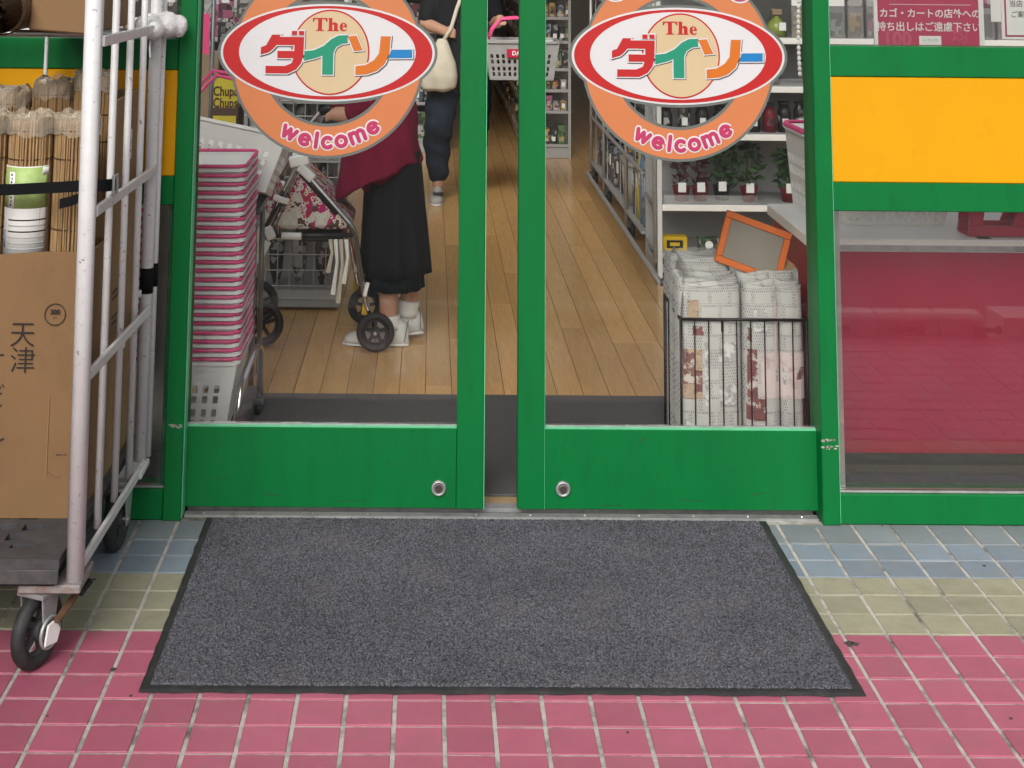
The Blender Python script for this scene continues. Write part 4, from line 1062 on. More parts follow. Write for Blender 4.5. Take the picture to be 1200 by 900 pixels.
for (x, y, z, ang, tilt) in ((-.318, 1.735, .0015, PI - .05, 0), (-.262, 1.845, .016, PI + .22, R(9))):
    b = MB(); shoe(b, x, y, ang, .245, z, tilt); s_ = b.build('shoe', SHOE, p1_, True)
    b = MB(); shoe(b, x, y, ang, .255, z, tilt); b.v = [(v[0], v[1], z - .001 + (v[2] - z) * .22) for v in b.v]; b.build('sole', PAPERW, s_, True)
    M3 = Matrix.Translation((x, y, z)) @ Matrix.Rotation(ang, 4, 'Z') @ Matrix.Rotation(tilt, 4, 'Y')
    SG = mat('silver_trim', (.20, .20, .21), .4, .2, 40)
    for sx3, hw, ht, dx3 in ((.03, .0375, .093, .03), (.055, .0375, .086, .03), (.08, .039, .075, .028), (-.03, .0345, .084, -.012)):
        arc3 = [M3 @ Vector((sx3 + dx3 * math.sin(R(q)), hw * math.cos(R(q)), .018 + (ht - .014) * max(0, math.sin(R(q))))) for q in range(0, 181, 15)]
        MB().tube(arc3, .0026, 5).build('shoe_trim', SG, s_)
for pts, rs in (([(-.350, 1.735, .060), (-.352, 1.737, .108)], [.046, .043]), ([(-.285, 1.842, .085), (-.277, 1.842, .140)], [.046, .043])):
    MB().tube([Vector(pts[0]).lerp(Vector(pts[1]), t) for t in (0, .3, .6, .9, 1)], [rs[0], rs[0] * .96, rs[1], rs[1] * 1.03, rs[1] * .98], 14).build('sock', SOCK, p1_, True)
Hh = MB(); ball(Hh, (-.645, 1.81, 1.262), (.102, .084, .112)); hh = remesh(Hh, 'hair', HAIR, p1_, .01, 2)
for v in hh.data.vertices:
    if v.co.x < -.36 and v.co.z < 1.29: v.co.x += .055

# ---- walking customer
p2 = thing('person', 'person in black shirt and dark jeans walking up the aisle with a cream bag', 'person', (-.03, 4.95, 0))
Bd = MB()
limb(Bd, [(-.115, 4.98, .78), (-.150, 4.86, .43), (-.147, 4.92, .08)], [.060, .040, .034])
limb(Bd, [(.075, 5.0, .78), (.085, 5.06, .42), (.09, 5.28, .14)], [.060, .040, .034])
limb(Bd, [(-.02, 4.99, .80), (-.02, 4.98, 1.02), (-.02, 4.98, 1.22), (-.02, 4.98, 1.30)], [.10, .10, .115, .06])
limb(Bd, [(-.02, 4.97, 1.30), (-.02, 4.95, 1.38)], [.048, .046])
ball(Bd, (-.02, 4.945, 1.475), (.076, .092, .112)); ball(Bd, (-.02, 4.853, 1.465), (.012, .016, .018)); ball(Bd, (-.096, 4.95, 1.47), (.01, .02, .028)); ball(Bd, (.056, 4.95, 1.47), (.01, .02, .028))
limb(Bd, [(-.175, 4.98, 1.25), (-.235, 4.97, 1.035), (-.105, 4.83, .995)], [.052, .042, .030])
limb(Bd, [(.135, 4.98, 1.25), (.195, 4.99, 1.04), (.215, 4.80, 1.075)], [.052, .042, .030])
for k in range(4): limb(Bd, [(-.095, 4.815, 1.015 - .016 * k), (-.060, 4.800, 1.012 - .016 * k), (-.052, 4.822, 1.008 - .016 * k)], [.009, .0085, .0075], 8)
limb(Bd, [(-.100, 4.808, 1.02), (-.072, 4.795, 1.036)], [.011, .009], 8)
for k in range(4): limb(Bd, [(.200 + .014 * k, 4.775, 1.078), (.202 + .014 * k, 4.745, 1.068), (.204 + .014 * k, 4.738, 1.045)], [.009, .0085, .0075], 8)
limb(Bd, [(.192, 4.785, 1.07), (.182, 4.765, 1.05)], [.011, .009], 8)
remesh(Bd, 'body', SKIN, p2, .009, 4)
Tp = MB()
limb(Tp, [(-.02, 4.99, .74), (-.02, 4.985, .86), (-.02, 4.98, 1.05), (-.02, 4.98, 1.20), (-.02, 4.98, 1.29)], [.160, .155, .145, .160, .085], 18)
limb(Tp, [(-.165, 4.98, 1.255), (-.225, 4.975, 1.08)], [.070, .060]); limb(Tp, [(.125, 4.98, 1.255), (.190, 4.985, 1.09)], [.070, .060])
remesh(Tp, 'black_shirt', BLACKC, p2, .011, 3)
Jn = MB()
limb(Jn, [(-.020, 4.99, .86), (-.02, 4.99, .74)], [.150, .150])
limb(Jn, [(-.110, 4.98, .76), (-.148, 4.858, .44), (-.158, 4.90, .36), (-.147, 4.925, .155)], [.112, .088, .084, .066])
limb(Jn, [(.075, 5.0, .76), (.085, 5.055, .42), (.09, 5.25, .19)], [.108, .080, .060])
jn = remesh(Jn, 'jeans', DENIM, p2, .010, 2)
random.seed(4)
for v in jn.data.vertices:
    wv = math.sin(v.co.z * 55 + v.co.x * 20) * .004 + math.sin(v.co.z * 31 + v.co.y * 40) * .003; v.co += v.normal * wv
for x, y, z, ang, tilt in ((-.147, 4.945, .001, -PI / 2 - .06, 0), (.09, 5.30, .07, -PI / 2, R(35))):
    b = MB(); shoe(b, x, y, ang, .275, z, tilt); s_ = b.build('shoe', SHOEG, p2, True)
    b = MB(); shoe(b, x, y, ang, .285, z, tilt); b.v = [(v[0], v[1], z - .0008 + (v[2] - z) * .25) for v in b.v] if not tilt else b.v[:0]; b.f = b.f if not tilt else []
    if not tilt:
        b.build('sole', PWHITE, s_, True); MB().box(x - .03, x + .03, y - .175, y - .10, .052, .060).build('shoe_laces', BLKPL, s_)
Hh = MB(); ball(Hh, (-.02, 4.965, 1.49), (.087, .092, .115)); remesh(Hh, 'hair', HAIRB, p2, .01, 2)
cb = thing('shoulder_bag', 'cream canvas bag hanging at the walking person\'s front', 'bag', (-.15, 4.78, .65))
b = MB(); b.loft([(-.155, 4.775, .652, .075, .045), (-.152, 4.772, .672, .102, .062), (-.150, 4.770, .74, .112, .070), (-.148, 4.772, .82, .100, .060), (-.140, 4.778, .90, .062, .040), (-.130, 4.785, .955, .028, .02)], 22)
o = remesh(b, 'pouch', CANVAS, cb, .008, 3)
for v in o.data.vertices: v.co += v.normal * (.0035 * math.sin(v.co.x * 60 + v.co.z * 25) + .001 * math.sin(v.co.z * 50))
MB().tube([(-.130, 4.785, .94), (-.080, 4.80, 1.02), (-.045, 4.82, 1.14), (-.005, 4.83, 1.24), (.04, 4.90, 1.31)], .0125, 8).build('strap', CANVAS, cb, True)
hb = make_basket('white basket with pink handle and red label hanging on the walking person\'s forearm', None, body=mat('greyed_plastic', (.30, .30, .29), .5, .15, 20))
for ch in list(hb.children):
    if ch.name.startswith('handle'): bpy.data.objects.remove(ch)
if 'group' in hb: del hb['group']
hb.location = (.335, 4.78, .735); ORG[hb.name] = (0, 0, 0)
for s in (-1, 1): MB().tube([(-.19, s * .02, .225), (-.17, s * .05, .285), (-.12, s * .05, .345), (-.02, s * .045, .352), (.03, s * .045, .33), (.05, s * .045, .24)], .009, 8).build('handle', PPINK, hb, True)
MB().box(-.09, .07, -.186, -.180, .130, .180).build('red_label', REDH, hb); text('DAISO', .034, (-.01, -.1865, .155), PAPERW, hb, 'lettering', offset=.0008)
MB().box(-.20, .20, -.16, .16, .20, .212).build('basket_lining', PWHITE, hb)

# ================================================================== SHELVES AND GOODS
GWORD = ['black', 'dark grey', 'pale grey', 'dark red', 'navy blue', 'tan', 'dull green', 'ochre', 'dusky pink', 'dark brown']
random.seed(44)
def shelf_unit(name, label, x0, x1, y0, y1, zs, ztop, back='+y', m=PALEW, th=.022):
    s = thing(name, label, 'shelf', ((x0 + x1) / 2, (y0 + y1) / 2, 0))
    MB().box(x0, x1, y0 + .01, y1, 0, .09).build('plinth', SHELFG, s, bevel=.003)
    for z in zs: MB().box(x0 + .001, x1 - .001, y0, y1 - .02, z - th, z).build('shelf_board', m, s, bevel=.002)
    MB().box(x0 + .001, x1 - .001, y1 - .0195, y1, .0905, ztop).build('back_panel', m, s)
    for x in (x0, x1 - .02): MB().box(x - .001 if x == x0 else x, x + .02, y0 - .004, y0 + .012, .0, ztop).build('upright', m if y0 > 5 else PALEW, s)
    return s
# end bay with potted plants, facing the doors
zs = [.142, .356, .671, .887, 1.107, 1.40]
sh_ = shelf_unit('display_shelf', 'white shelf bay with potted plants behind the newspapers, facing the doors', .842, 2.75, 2.75, 3.15, zs, 1.72, m=SHELFG)
for z in zs[1:5]: MB().box(.862, 2.73, 2.738, 2.7495, z - .026, z + .002).build('price_rail', COUNTW, sh_, bevel=.002)
MB().box(.87, 1.30, 2.741, 2.7455, .358, .40).build('acrylic_lip', BAGPL, sh_); MB().box(.87, 1.60, 2.741, 2.7455, .889, .925).build('acrylic_lip', BAGPL, sh_)
def potted(x, y, z, h, potm, leafm, r, label, bushy=1.0, tagc=True, red=False):
    t = thing('potted_plant', label, 'plant', (x, y, z), 'small potted plants on the white shelf bay')
    ph = .065
    MB().loft([(x, y, z + .0005, .030, .030), (x, y, z + ph * .9, .040, .040), (x, y, z + ph, .043, .043)], 14).build('pot', potm, t, True)
    b = MB()
    for k in range(int(70 * bushy)):
        a = random.uniform(0, 2 * PI); rr = r * .72 * math.sqrt(random.random()); zz = z + ph + (h - ph) * (random.random() ** .8)
        c = Vector((x + rr * math.cos(a), y + rr * math.sin(a) * .7, zz)); u = Vector((random.uniform(-1, 1), random.uniform(-1, 1), random.uniform(-.4, 1))).normalized(); v = u.orthogonal().normalized(); L = random.uniform(.016, .032); w2 = L * .4
        b.add([c - u * L, c + v * w2 - u * .1 * L, c + u * L, c - v * w2 - u * .1 * L], [(0, 1, 2, 3)])
    f = b.build('foliage', leafm, t, solid=.0006); f['kind'] = 'stuff'
    for k in range(4):
        a = random.uniform(0, 6.28); MB().tube([(x, y, z + ph * .8), (x + .4 * r * math.cos(a), y + .3 * r * math.sin(a), z + h * .8)], .0022, 5).build('stem', LEAF, t)
    if tagc: MB().box(x - .022, x + .014, y - .0475, y - .0455, z + .045, z + .088).build('price_tag', PAPERW, t)
    return t
LEAFR = mat('dark_red_leaf', (.05, .012, .014), .6, .4, 40)
for x, y, z, h, pm_, lm, r, bu, lab in ((.97, 2.86, .356, .20, POTR, LEAFR, .05, .7, 'slim potted plant with dark red leaves on the lowest plant shelf'), (1.06, 2.87, .356, .22, POTR, LEAFR, .05, .7, 'potted plant with dark red leaves beside the tall leafy one'),
        (1.165, 2.90, .356, .25, POTB, LEAF, .10, 1.4, 'leafy green plant in a black pot on the lowest plant shelf'), (1.285, 2.86, .356, .26, POTR, LEAF, .10, 1.3, 'tall leafy plant with white price tag on the lowest plant shelf'), (1.47, 2.86, .356, .24, POTR, LEAF, .095, 1.9, 'dense round green plant in a red pot near the counter'),
        (1.41, 2.87, .887, .13, POTB, LEAF, .06, 1.2, 'small bushy plant on the shelf above the plants in red pots'), (1.60, 2.87, .887, .13, POTB, LEAF, .06, 1.2, 'small bushy plant in black pot beside the other bushy one')):
    potted(x, y, z, h, pm_, lm, r, lab, bu)
for i, x in enumerate((.90, .985, 1.07, 1.155, 1.24, 1.31, 1.385, 1.455, 1.53, 1.61)):
    t = thing('glass_jar_candle', 'dark jar with white tag in the row on the second plant shelf', 'jar', (x, 2.86, .671), 'dark jars on the shelf above the potted plants')
    h = random.uniform(.09, .13); b = MB(); b.loft([(x, 2.86, .6715, .030, .030), (x, 2.86, .671 + h * .7, .032, .032), (x, 2.86, .671 + h, .022, .022)], 14); b.build('jar', random.choice((POTR, POTB, GOODS[9], GOODS[0])), t, True)
    MB().box(x - .015, x + .012, 2.8255, 2.8275, .70, .735).build('label', PAPERW if i % 3 else GOODS[3], t)
    MB().box(x - .023, x + .023, 2.837, 2.883, .671 + h, .671 + h + .014).build('lid', BLKPL, t, bevel=.003)
def bottle(x, y, z, m, label):
    t = thing('diffuser_bottle', label, 'bottle', (x, y, z))
    MB().loft([(x, y, z + .0005, .046, .046), (x, y, z + .05, .048, .048), (x, y, z + .075, .030, .030), (x, y, z + .085, .016, .016), (x, y, z + .10, .016, .016)], 16).build('bottle', m, t, True)
    MB().box(x - .024, x + .024, y - .024, y + .024, z + .10, z + .128).build('stopper', TAN, t, bevel=.004)
    MB().box(x + .002, x + .034, y - .0495, y - .0475, z + .03, z + .068).build('price_tag', PAPERW, t)
bottle(1.432, 2.88, 1.107, mat('olive_glass', (.20, .24, .05), .2, .1, 10), 'green glass bottle with wooden stopper on the upper shelf of the plant bay')
bottle(1.30, 2.88, 1.107, mat('brown_glass', (.10, .05, .02), .2, .1, 10), 'brown glass bottle with wooden stopper beside the green glass bottle')
t = thing('yellow_pack', 'yellow box with black lettering on the bottom shelf under the plants', 'box', (.93, 2.84, .142)); MB().box(.872, .985, 2.80, 2.87, .1425, .205).build('box', mat('pack_yellow', (.55, .37, .01), .5, .1, 30), t, bevel=.002)
MB().box(.89, .965, 2.7988, 2.7998, .155, .190).build('print', BLKPL, t); MB().box(.905, .95, 2.7975, 2.7985, .165, .180).build('print', mat('pack_yellow', (.55, .37, .01)), t)
t = thing('floral_pack', 'small pale patterned box beside the yellow box', 'box', (1.09, 2.84, .142)); MB().box(1.04, 1.13, 2.80, 2.87, .1425, .197).build('box', GOODS[6], t, bevel=.002); MB().disc((1.085, 2.799, .17), (0, 1, 0), .018, .002).build('print', PAPERW, t)
for i in range(14):          # hanging packs seen over the yellow band
    x = 1.52 + i * .088; t = thing('hanging_pack', 'clear packaged goods hanging above the plant bay, behind the side window', 'pack', (x, 2.80, 1.13), 'clear packs hanging behind the side window')
    MB().box(x - .036, x + .036, 2.792, 2.808, 1.108, 1.30).build('bag', BAGPL, t); MB().box(x - .028, x + .028, 2.7985, 2.8025, 1.115, 1.225).build('content', random.choice(GOODS), t); MB().box(x - .036, x + .036, 2.7895, 2.7915, 1.255, 1.299).build('header_card', random.choice((PAPERW, GOODS[2], GOODS[8])), t)
# aisle side wire rack on castors
ar = thing('wire_rack', 'pale wire rack on castors with a bumper rail along the aisle', 'rack', (.95, 4.2, 0))
MB().tube([(.86, 2.42, .16), (.79, 2.32, .105), (.788, 2.6, .105), (.79, 5.3, .105), (.86, 5.45, .11)], .012, 8).build('bumper_rail', WWIRE, ar, True)
for y in (2.75, 3.75, 4.75, 5.45):
    MB().tube([(.83, y, .10), (.83, y, 1.55)], .010, 8).build('upright', WWIRE, ar, True); 
    w_ = MB().torus((.86, y + .05, .045), (.95, .2, 0), .031, .012, 20, 8).build('castor', BLKPL, ar, True)
    MB().box(.835, .885, y + .03, y + .07, .06, .11).build('castor_bracket', GREYMET, ar)
for z in (.16, .44, .70, .95, 1.20): MB().box(.825, 1.20 if z < .2 else .84, 3.16, 5.45, z - .012, z).build('shelf_rail', WWIRE, ar)
for i in range(4): MB().tube([(.845, 3.5 + i * .6, .16), (.845, 3.5 + i * .6, 1.5)], .003, 5).build('wire', WWIRE, ar)
MB().box(1.21, 1.23, 3.16, 5.45, .12, 1.6).build('back_panel', SHELFG, ar)
k = 0
for z0, z1 in ((.165, .42), (.455, .67), (.715, .92), (.965, 1.16)):
    y = 3.2
    while y < 5.4:
        dw = random.uniform(.06, .12); hh_ = (z1 - z0) * random.uniform(.55, .95)
        low = z0 < .2 and y < 4.2
        if not low:
            mm = random.choice((0, 0, 1, 1, 2, 4, 9, 3)); t = thing('packaged_item', 'small %s packaged household item on the aisle wire rack' % GWORD[mm], 'packaged goods', (.90, y + dw / 2, z0), 'small packaged goods on the aisle wire rack')
            MB().box(.852 + random.uniform(0, .02), .95, y, y + dw * .88, z0, z0 + hh_).build('pack', GOODS[mm], t, bevel=.004)
            MB().box(.846, .8500, y + .01, y + dw * .6, z0 + hh_ * .5, z0 + hh_ * .8).build('label', random.choice((PAPERW, GOODS[2], GOODS[4], GOODS[0])), t)
        y += dw
# larger goods standing at the bottom of the rack
t = thing('storage_bin', 'pale translucent storage bin with lid on the bumper rail rack', 'bin', (.93, 3.98, .16)); MB().loft([(.93, 3.98, .1605, .075, .15), (.93, 3.98, .36, .085, .17)], 24, .5).build('bin', mat('pale_bin', (.42, .42, .38), .4, .1, 10), t, True); MB().loft([(.93, 3.98, .3605, .09, .175), (.93, 3.98, .385, .088, .172), (.93, 3.98, .40, .06, .13)], 24, .5).build('lid', mat('bin_lid', (.5, .5, .49), .3, .1, 10), t, True)
for i, (y, w2, h2, m, lab) in enumerate(((3.62, .10, .33, GOODS[4], 'blue upright pack leaning by the storage bin'), (3.48, .07, .36, mat('yellow_pack_film', (.50, .42, .05), .4), 'yellow upright film pack beside the blue pack'), (3.37, .08, .42, mat('blue_film', (.10, .22, .42), .4, .3, 20), 'tall blue film pack at the end of the wire rack'), (3.27, .06, .44, GOODS[2], 'tall grey film pack at the end of the wire rack'), (3.20, .05, .40, mat('blue_film', (.10, .22, .42)), 'narrow blue film pack by the shelf upright'))):
    t = thing('film_pack', lab, 'pack', (.86, y, .16)); b = MB(); b.loft([(.87, y, .1605, .02, w2 / 2), (.872, y, .16 + h2 * .5, .028, w2 / 2), (.875, y, .16 + h2 * .92, .012, w2 / 2), (.875, y, .16 + h2, .003, w2 / 2)], 16, .6); b.build('pouch', m, t, True); MB().box(.845, .8465, y - w2 * .3, y + w2 * .3, .16 + h2 * .45, .16 + h2 * .62).build('label', PAPERW, t)

# middle gondola, end facing the doors, and its aisle side
mg = shelf_unit('gondola_shelf', 'double-sided shelf in mid shop, its end facing the doors between the two aisles', .50, .815, 6.66, 6.95, [.10, .335, .485, .635, .83, 1.0, 1.15], 1.5, m=SHELFG)
MB().box(.515, .81, 6.955, 12.4, .0, 1.5).build('core_panel', SHELFG, mg)
MB().box(.486, .5145, 6.96, 12.4, .03, .07).build('base_rail', PALEW, mg)
for z in (.08, .33, .55, .8, 1.05): MB().box(.50, .5145, 6.96, 12.4, z - .01, z).build('shelf_rail', PALEW, mg)
for zi, z in enumerate((.10, .335, .485, .635, .83, 1.0)):
    x = .525
    zt = (.335, .485, .635, .83, 1.0, 1.15)[zi] - .03
    while x < .78:
        w2 = random.uniform(.035, .07); gi = random.randrange(10); t = thing('boxed_item', 'small %s boxed item on the end of the mid-shop shelf' % GWORD[gi], 'boxed goods', (x, 6.75, z), 'small goods on the mid-shop shelf end')
        MB().box(x, x + w2 * .9, 6.68, 6.80, z + .0005, z + (zt - z) * random.uniform(.5, .95)).build('pack', GOODS[gi], t, bevel=.003); MB().box(x + w2 * .2, x + w2 * .7, 6.677, 6.6795, z + .02, z + .05).build('label', random.choice((PAPERW, GOODS[7], GOODS[3])), t); x += w2
for z in (.085, .335, .555, .805):
    for i in range(14):
        y = 7.05 + i * .2; gi = random.randrange(10); t = thing('bagged_item', 'small %s bagged item along the side of the mid-shop shelf' % GWORD[gi], 'bagged goods', (.49, y, z), 'small goods along the mid-shop shelf side')
        MB().box(.47, .4985, y, y + .15, z, z + random.uniform(.10, .19)).build('pack', GOODS[gi], t, bevel=.003); MB().box(.4670, .4695, y + .03, y + .10, z + .03, z + .08).build('label', random.choice((PAPERW, GOODS[7], GOODS[2], GOODS[5])), t)
# far left shelf facing the doors
fg = shelf_unit('back_shelf', 'long grey shelf behind the walking person on the far side of the aisle', -2.9, -.14, 6.90, 7.3, [.10, .36, .62, .88, 1.14], 1.5, m=SHELFG)
for zi, z in enumerate((.10, .36, .62, .88)):
    x = -1.6
    while x < -.2:
        w2 = random.uniform(.08, .14); gi = random.randrange(10); t = thing('stacked_goods', 'small %s box on the long grey shelf behind the walking person' % GWORD[gi], 'boxed goods', (x, 7.0, z), 'small boxed goods on the long grey shelf')
        MB().box(x, x + w2 * .92, 6.92, 7.15, z + .0005, z + .23 * random.uniform(.5, .95)).build('pack', GOODS[gi], t, bevel=.003); MB().box(x + w2 * .2, x + w2 * .7, 6.915, 6.9195, z + .03, z + .09).build('label', random.choice((PAPERW, PAPERW, GOODS[7], GOODS[2], GOODS[6])), t); x += w2
# wire dump rack behind the rollator
wr_ = thing('wire_display_rack', 'white wire grid rack on a grey base behind the rollator', 'rack', (-.77, 2.4, 0))
MB().box(-.99, -.575, 2.25, 2.62, .012, .045).build('base', mat('rack_base', (.26, .27, .27), .5, .1, 10), wr_, bevel=.004); MB().box(-.985, -.58, 2.243, 2.2495, .046, .085).build('base_rail', WWIRE, wr_)
for x in (-.985, -.582):
    for y in (2.255, 2.615): MB().box(x - .008, x + .008, y - .006, y + .006, .046, 1.15).build('upright', WWIRE, wr_)
for i in range(9): MB().tube([(-.985 + i * .0504, 2.248, .08), (-.985 + i * .0504, 2.248, 1.12)], .0026, 6).build('wire', WWIRE, wr_)
for j in range(17): MB().tube([(-.99, 2.2445, .10 + j * .063), (-.577, 2.2445, .10 + j * .063)], .0026, 6).build('wire', WWIRE, wr_)
MB().box(-.985, -.58, 2.60, 2.606, .09, 1.12).build('back_panel', SHELFG, wr_)
for z in (.047,): pass
for j, z in enumerate((.09, .36, .62, .86)):
    for i in range(4):
        x = -.945 + i * .098; t = thing('hanging_bag', 'grey packaged umbrella-like item hanging in the wire grid rack', 'packaged goods', (x, 2.33, z), 'packaged goods in the wire grid rack')
        b = MB(); b.loft([(x, 2.33, z, .012, .012), (x, 2.33, z + .05, .026, .022), (x, 2.33, z + .19, .036, .028), (x, 2.33, z + .24, .010, .010)], 10); b.build('pack', (GOODS[1], GOODS[0], GOODS[2], GOODS[9])[(i + j) % 4], t, True)
for j in (.085, .355, .615, .855): MB().box(-.98, -.585, 2.256, 2.60, j - .012, j - .001).build('tray', WWIRE, wr_)

# candy stand and odds and ends left of the decal
cs = thing('candy_stand', 'brown cardboard candy stand with yellow script header, behind the baskets', 'display stand', (-1.10, 2.5, 0))
MB().box(-1.165, -1.045, 2.47, 2.62, 0, .80).build('stand', mat('stand_brown', (.07, .035, .022), .6, .4, 30), cs, bevel=.003)
HY = mat('header_yellow', (.50, .42, .03), .5, .1, 20)
shape([ell(-1.105, .895, .052, .042, 30)], (0, 2.479, 0), 1, HY, cs, 'header'); MB().box(-1.157, -1.053, 2.479, 2.485, .77, .90).build('header', HY, cs)
BR = mat('script_brown', (.06, .012, .008), .5)
text('Chupa', .058, (-1.105, 2.4765, .868), BR, cs, 'lettering', offset=.0012, sx=.72); text('Chups', .058, (-1.105, 2.4765, .818), BR, cs, 'lettering', offset=.0012, sx=.72)
MB().disc((-1.10, 2.468, .66), (0, 1, 0), .038, .004, 24).build('printed_circle', mat('choc', (.16, .07, .03), .5), cs); MB().box(-1.155, -1.055, 2.466, 2.4695, .73, .765).build('printed_band', HY, cs)
pb = MB().box(-1.60, -1.185, 2.80, 2.83, 0, 1.02).build('tan_partition', TAN, None, bevel=.003); tag(pb, 'tan wooden partition behind the basket stack', 'partition')
mp_ = thing('pink_pole_banner', 'narrow pink banner hanging on a dark pole above the tan partition', 'banner', (-1.215, 2.6, 0))
MB().tube([(-1.19, 2.62, .0), (-1.19, 2.62, 1.5)], .010, 8).build('pole', GREYMET, mp_, True); MB().box(-1.232, -1.202, 2.598, 2.604, 1.02, 1.20).build('banner', PPINK, mp_); MB().tube([(-1.217, 2.601, 1.20), (-1.19, 2.615, 1.26)], .003, 6).build('cord', GREYMET, mp_)
for i in range(16):
    x = -1.62 + (i % 8) * .085; z = 1.022 if i < 8 else 1.17
    t = thing('hair_accessory_pack', 'small dark accessory pack standing along the tan partition top', 'packaged goods', (x, 2.81, z), 'small accessory packs along the tan partition')
    MB().box(x, x + .07, 2.808, 2.822, z - .001 if i < 8 else z, z + .13).build('pack', random.choice((GOODS[0], GOODS[9], GOODS[8], GOODS[2])), t, bevel=.002); MB().box(x + .015, x + .05, 2.804, 2.8075, z + .07, z + .11).build('label', random.choice((PAPERW, PPINK, GOODS[2])), t)
ls = shelf_unit('side_shelf', 'grey shelf of hanging goods behind the tan partition and wire grid rack', -2.7, -.62, 3.3, 3.7, [.14, .45, .75, 1.05], 1.5, m=SHELFG)
for zi, z in enumerate((.14, .45, .75, 1.05)):
    x = -2.0
    while x < -.7:
        w2 = random.uniform(.06, .11); gi = random.randrange(10); t = thing('shelf_goods', 'small %s pack on the grey side shelf behind the wire grid rack' % GWORD[gi], 'packaged goods', (x, 3.4, z), 'small packs on the grey side shelf')
        MB().box(x, x + w2 * .9, 3.31, 3.5, z + .0005, z + .24 * random.uniform(.5, .95)).build('pack', GOODS[gi], t, bevel=.003); MB().box(x + w2 * .2, x + w2 * .7, 3.3055, 3.3095, z + .04, z + .10).build('label', random.choice((PAPERW, GOODS[8], GOODS[3], GOODS[2])), t); x += w2

# ================================================================== NEWSPAPERS
nb = thing('newspaper_basket', 'black wire basket holding folded newspapers inside the right-hand door', 'basket', (.75, .60, 0))
wx0, wx1, wy0, wy1, wz = .560, .940, .45, .76, .416
for z in (.010, .14, .28, wz):
    rr = .0045 if z in (.010, wz) else .0022
    if z in (.14, .28): continue
    MB().tube([(wx0, wy0, z), (wx1, wy0, z), (wx1, wy1, z), (wx0, wy1, z), (wx0, wy0, z)], rr, 8).build('rim_wire', WIRE, nb, True)
for i in range(1, 9): 
    x = wx0 + (wx1 - wx0) * i / 9
    for y in (wy0, wy1): MB().tube([(x, y, .010), (x, y, wz)], .0021, 6).build('wire', WIRE, nb)
for i in range(1, 8):
    y = wy0 + (wy1 - wy0) * i / 8
    for x in (wx0, wx1): MB().tube([(x, y, .010), (x, y, wz)], .0021, 6).build('wire', WIRE, nb)
for x, y in ((wx0, wy0), (wx1, wy0), (wx0, wy1), (wx1, wy1)): MB().tube([(x, y, .010), (x, y, wz)], .004, 8).build('corner_wire', WIRE, nb, True)
for i in range(1, 8): MB().tube([(wx0, wy0 + (wy1 - wy0) * i / 8, .0105), (wx1, wy0 + (wy1 - wy0) * i / 8, .0105)], .002, 6).build('floor_wire', WIRE, nb)
PIC = [mat('photo_red', (.15, .055, .055), .85, .5, 45, dirt=(.5, .46, .42, 1), dscale=30, damt=.9, dlo=.52, dhi=.58), mat('photo_tan', (.36, .27, .19), .85, .4, 60, dirt=(.16, .08, .06, 1), dscale=35, damt=.9, dlo=.55, dhi=.6),
       mat('photo_grey', (.30, .29, .29), .85, .5, 60, dirt=(.55, .54, .52, 1), dscale=50, damt=.9, dlo=.48, dhi=.55), mat('photo_pink', (.52, .44, .42), .85, .15, 12, dirt=(.28, .17, .16, 1), dscale=14, damt=.8, dlo=.52, dhi=.66)]
def paper_stack(x0, x1, y0, y1, z0, z1, label, seed, prints=(), lean=0.0, split=1.0):
    t = thing('newspaper_bundle', label, 'newspapers', ((x0 + x1) / 2, (y0 + y1) / 2, z0))
    random.seed(seed); n = 12; dy = (y1 - y0) / n
    def bulge(u):
        u2 = u / split if u <= split else (u - split) / (1 - split)
        return .030 - .030 * math.sqrt(max(0, 1 - (2 * u2 - 1) ** 2)) ** .8
    for i in range(n):
        b = MB(); ya = y0 + i * dy; h = z1 - z0 + random.uniform(-.022, .008) - (0 if i else -.004); w2 = (x1 - x0) * random.uniform(.96, 1.0); xo = x0 + random.uniform(0, .006)
        nu = 26; rgs = []
        bow = random.uniform(.002, .006)
        for j in range(9):
            v = j / 8; ring = []
            for side in (0, 1):
                seq = range(nu + 1) if side == 0 else range(nu, -1, -1)
                for q in seq:
                    u = q / nu; edge = min(u, 1 - u)
                    rnd_ = dy * .45 * (1 - min(1, edge * 9)) ** 2
                    yy2 = ya + bulge(u) + (rnd_ if side == 0 else dy * .92 - rnd_) + .006 * math.sin(u * PI) * (v - .3) - bow * math.sin(u * 3 * PI + seed) * .4 + lean * v
                    ring.append((xo + w2 * u, yy2, z0 + h * v + (.004 * math.sin(u * 5 + i * 1.7 + seed) + .002 * math.sin(u * 13 + i)) * v))
            rgs.append(ring)
        b.rings(rgs); p = b.build('folded_paper', NEWS, t); smooth_angle(p, .8)
    for (u0, u1, v0, v1, m) in prints:
        nq = 12; vv = []
        for v in (v0, v1):
            for q in range(nq + 1):
                u = u0 + (u1 - u0) * q / nq; vv.append((x0 + .003 + (x1 - x0) * .985 * u, y0 + bulge(u) - .0035 + .006 * math.sin(u * PI) * (v - .3) + lean * v, z0 + (z1 - z0) * v))
        MB().add(vv, [(q, q + 1, nq + 2 + q, nq + 1 + q) for q in range(nq)]).build('printed_picture', m, t, solid=.0006)
    return t
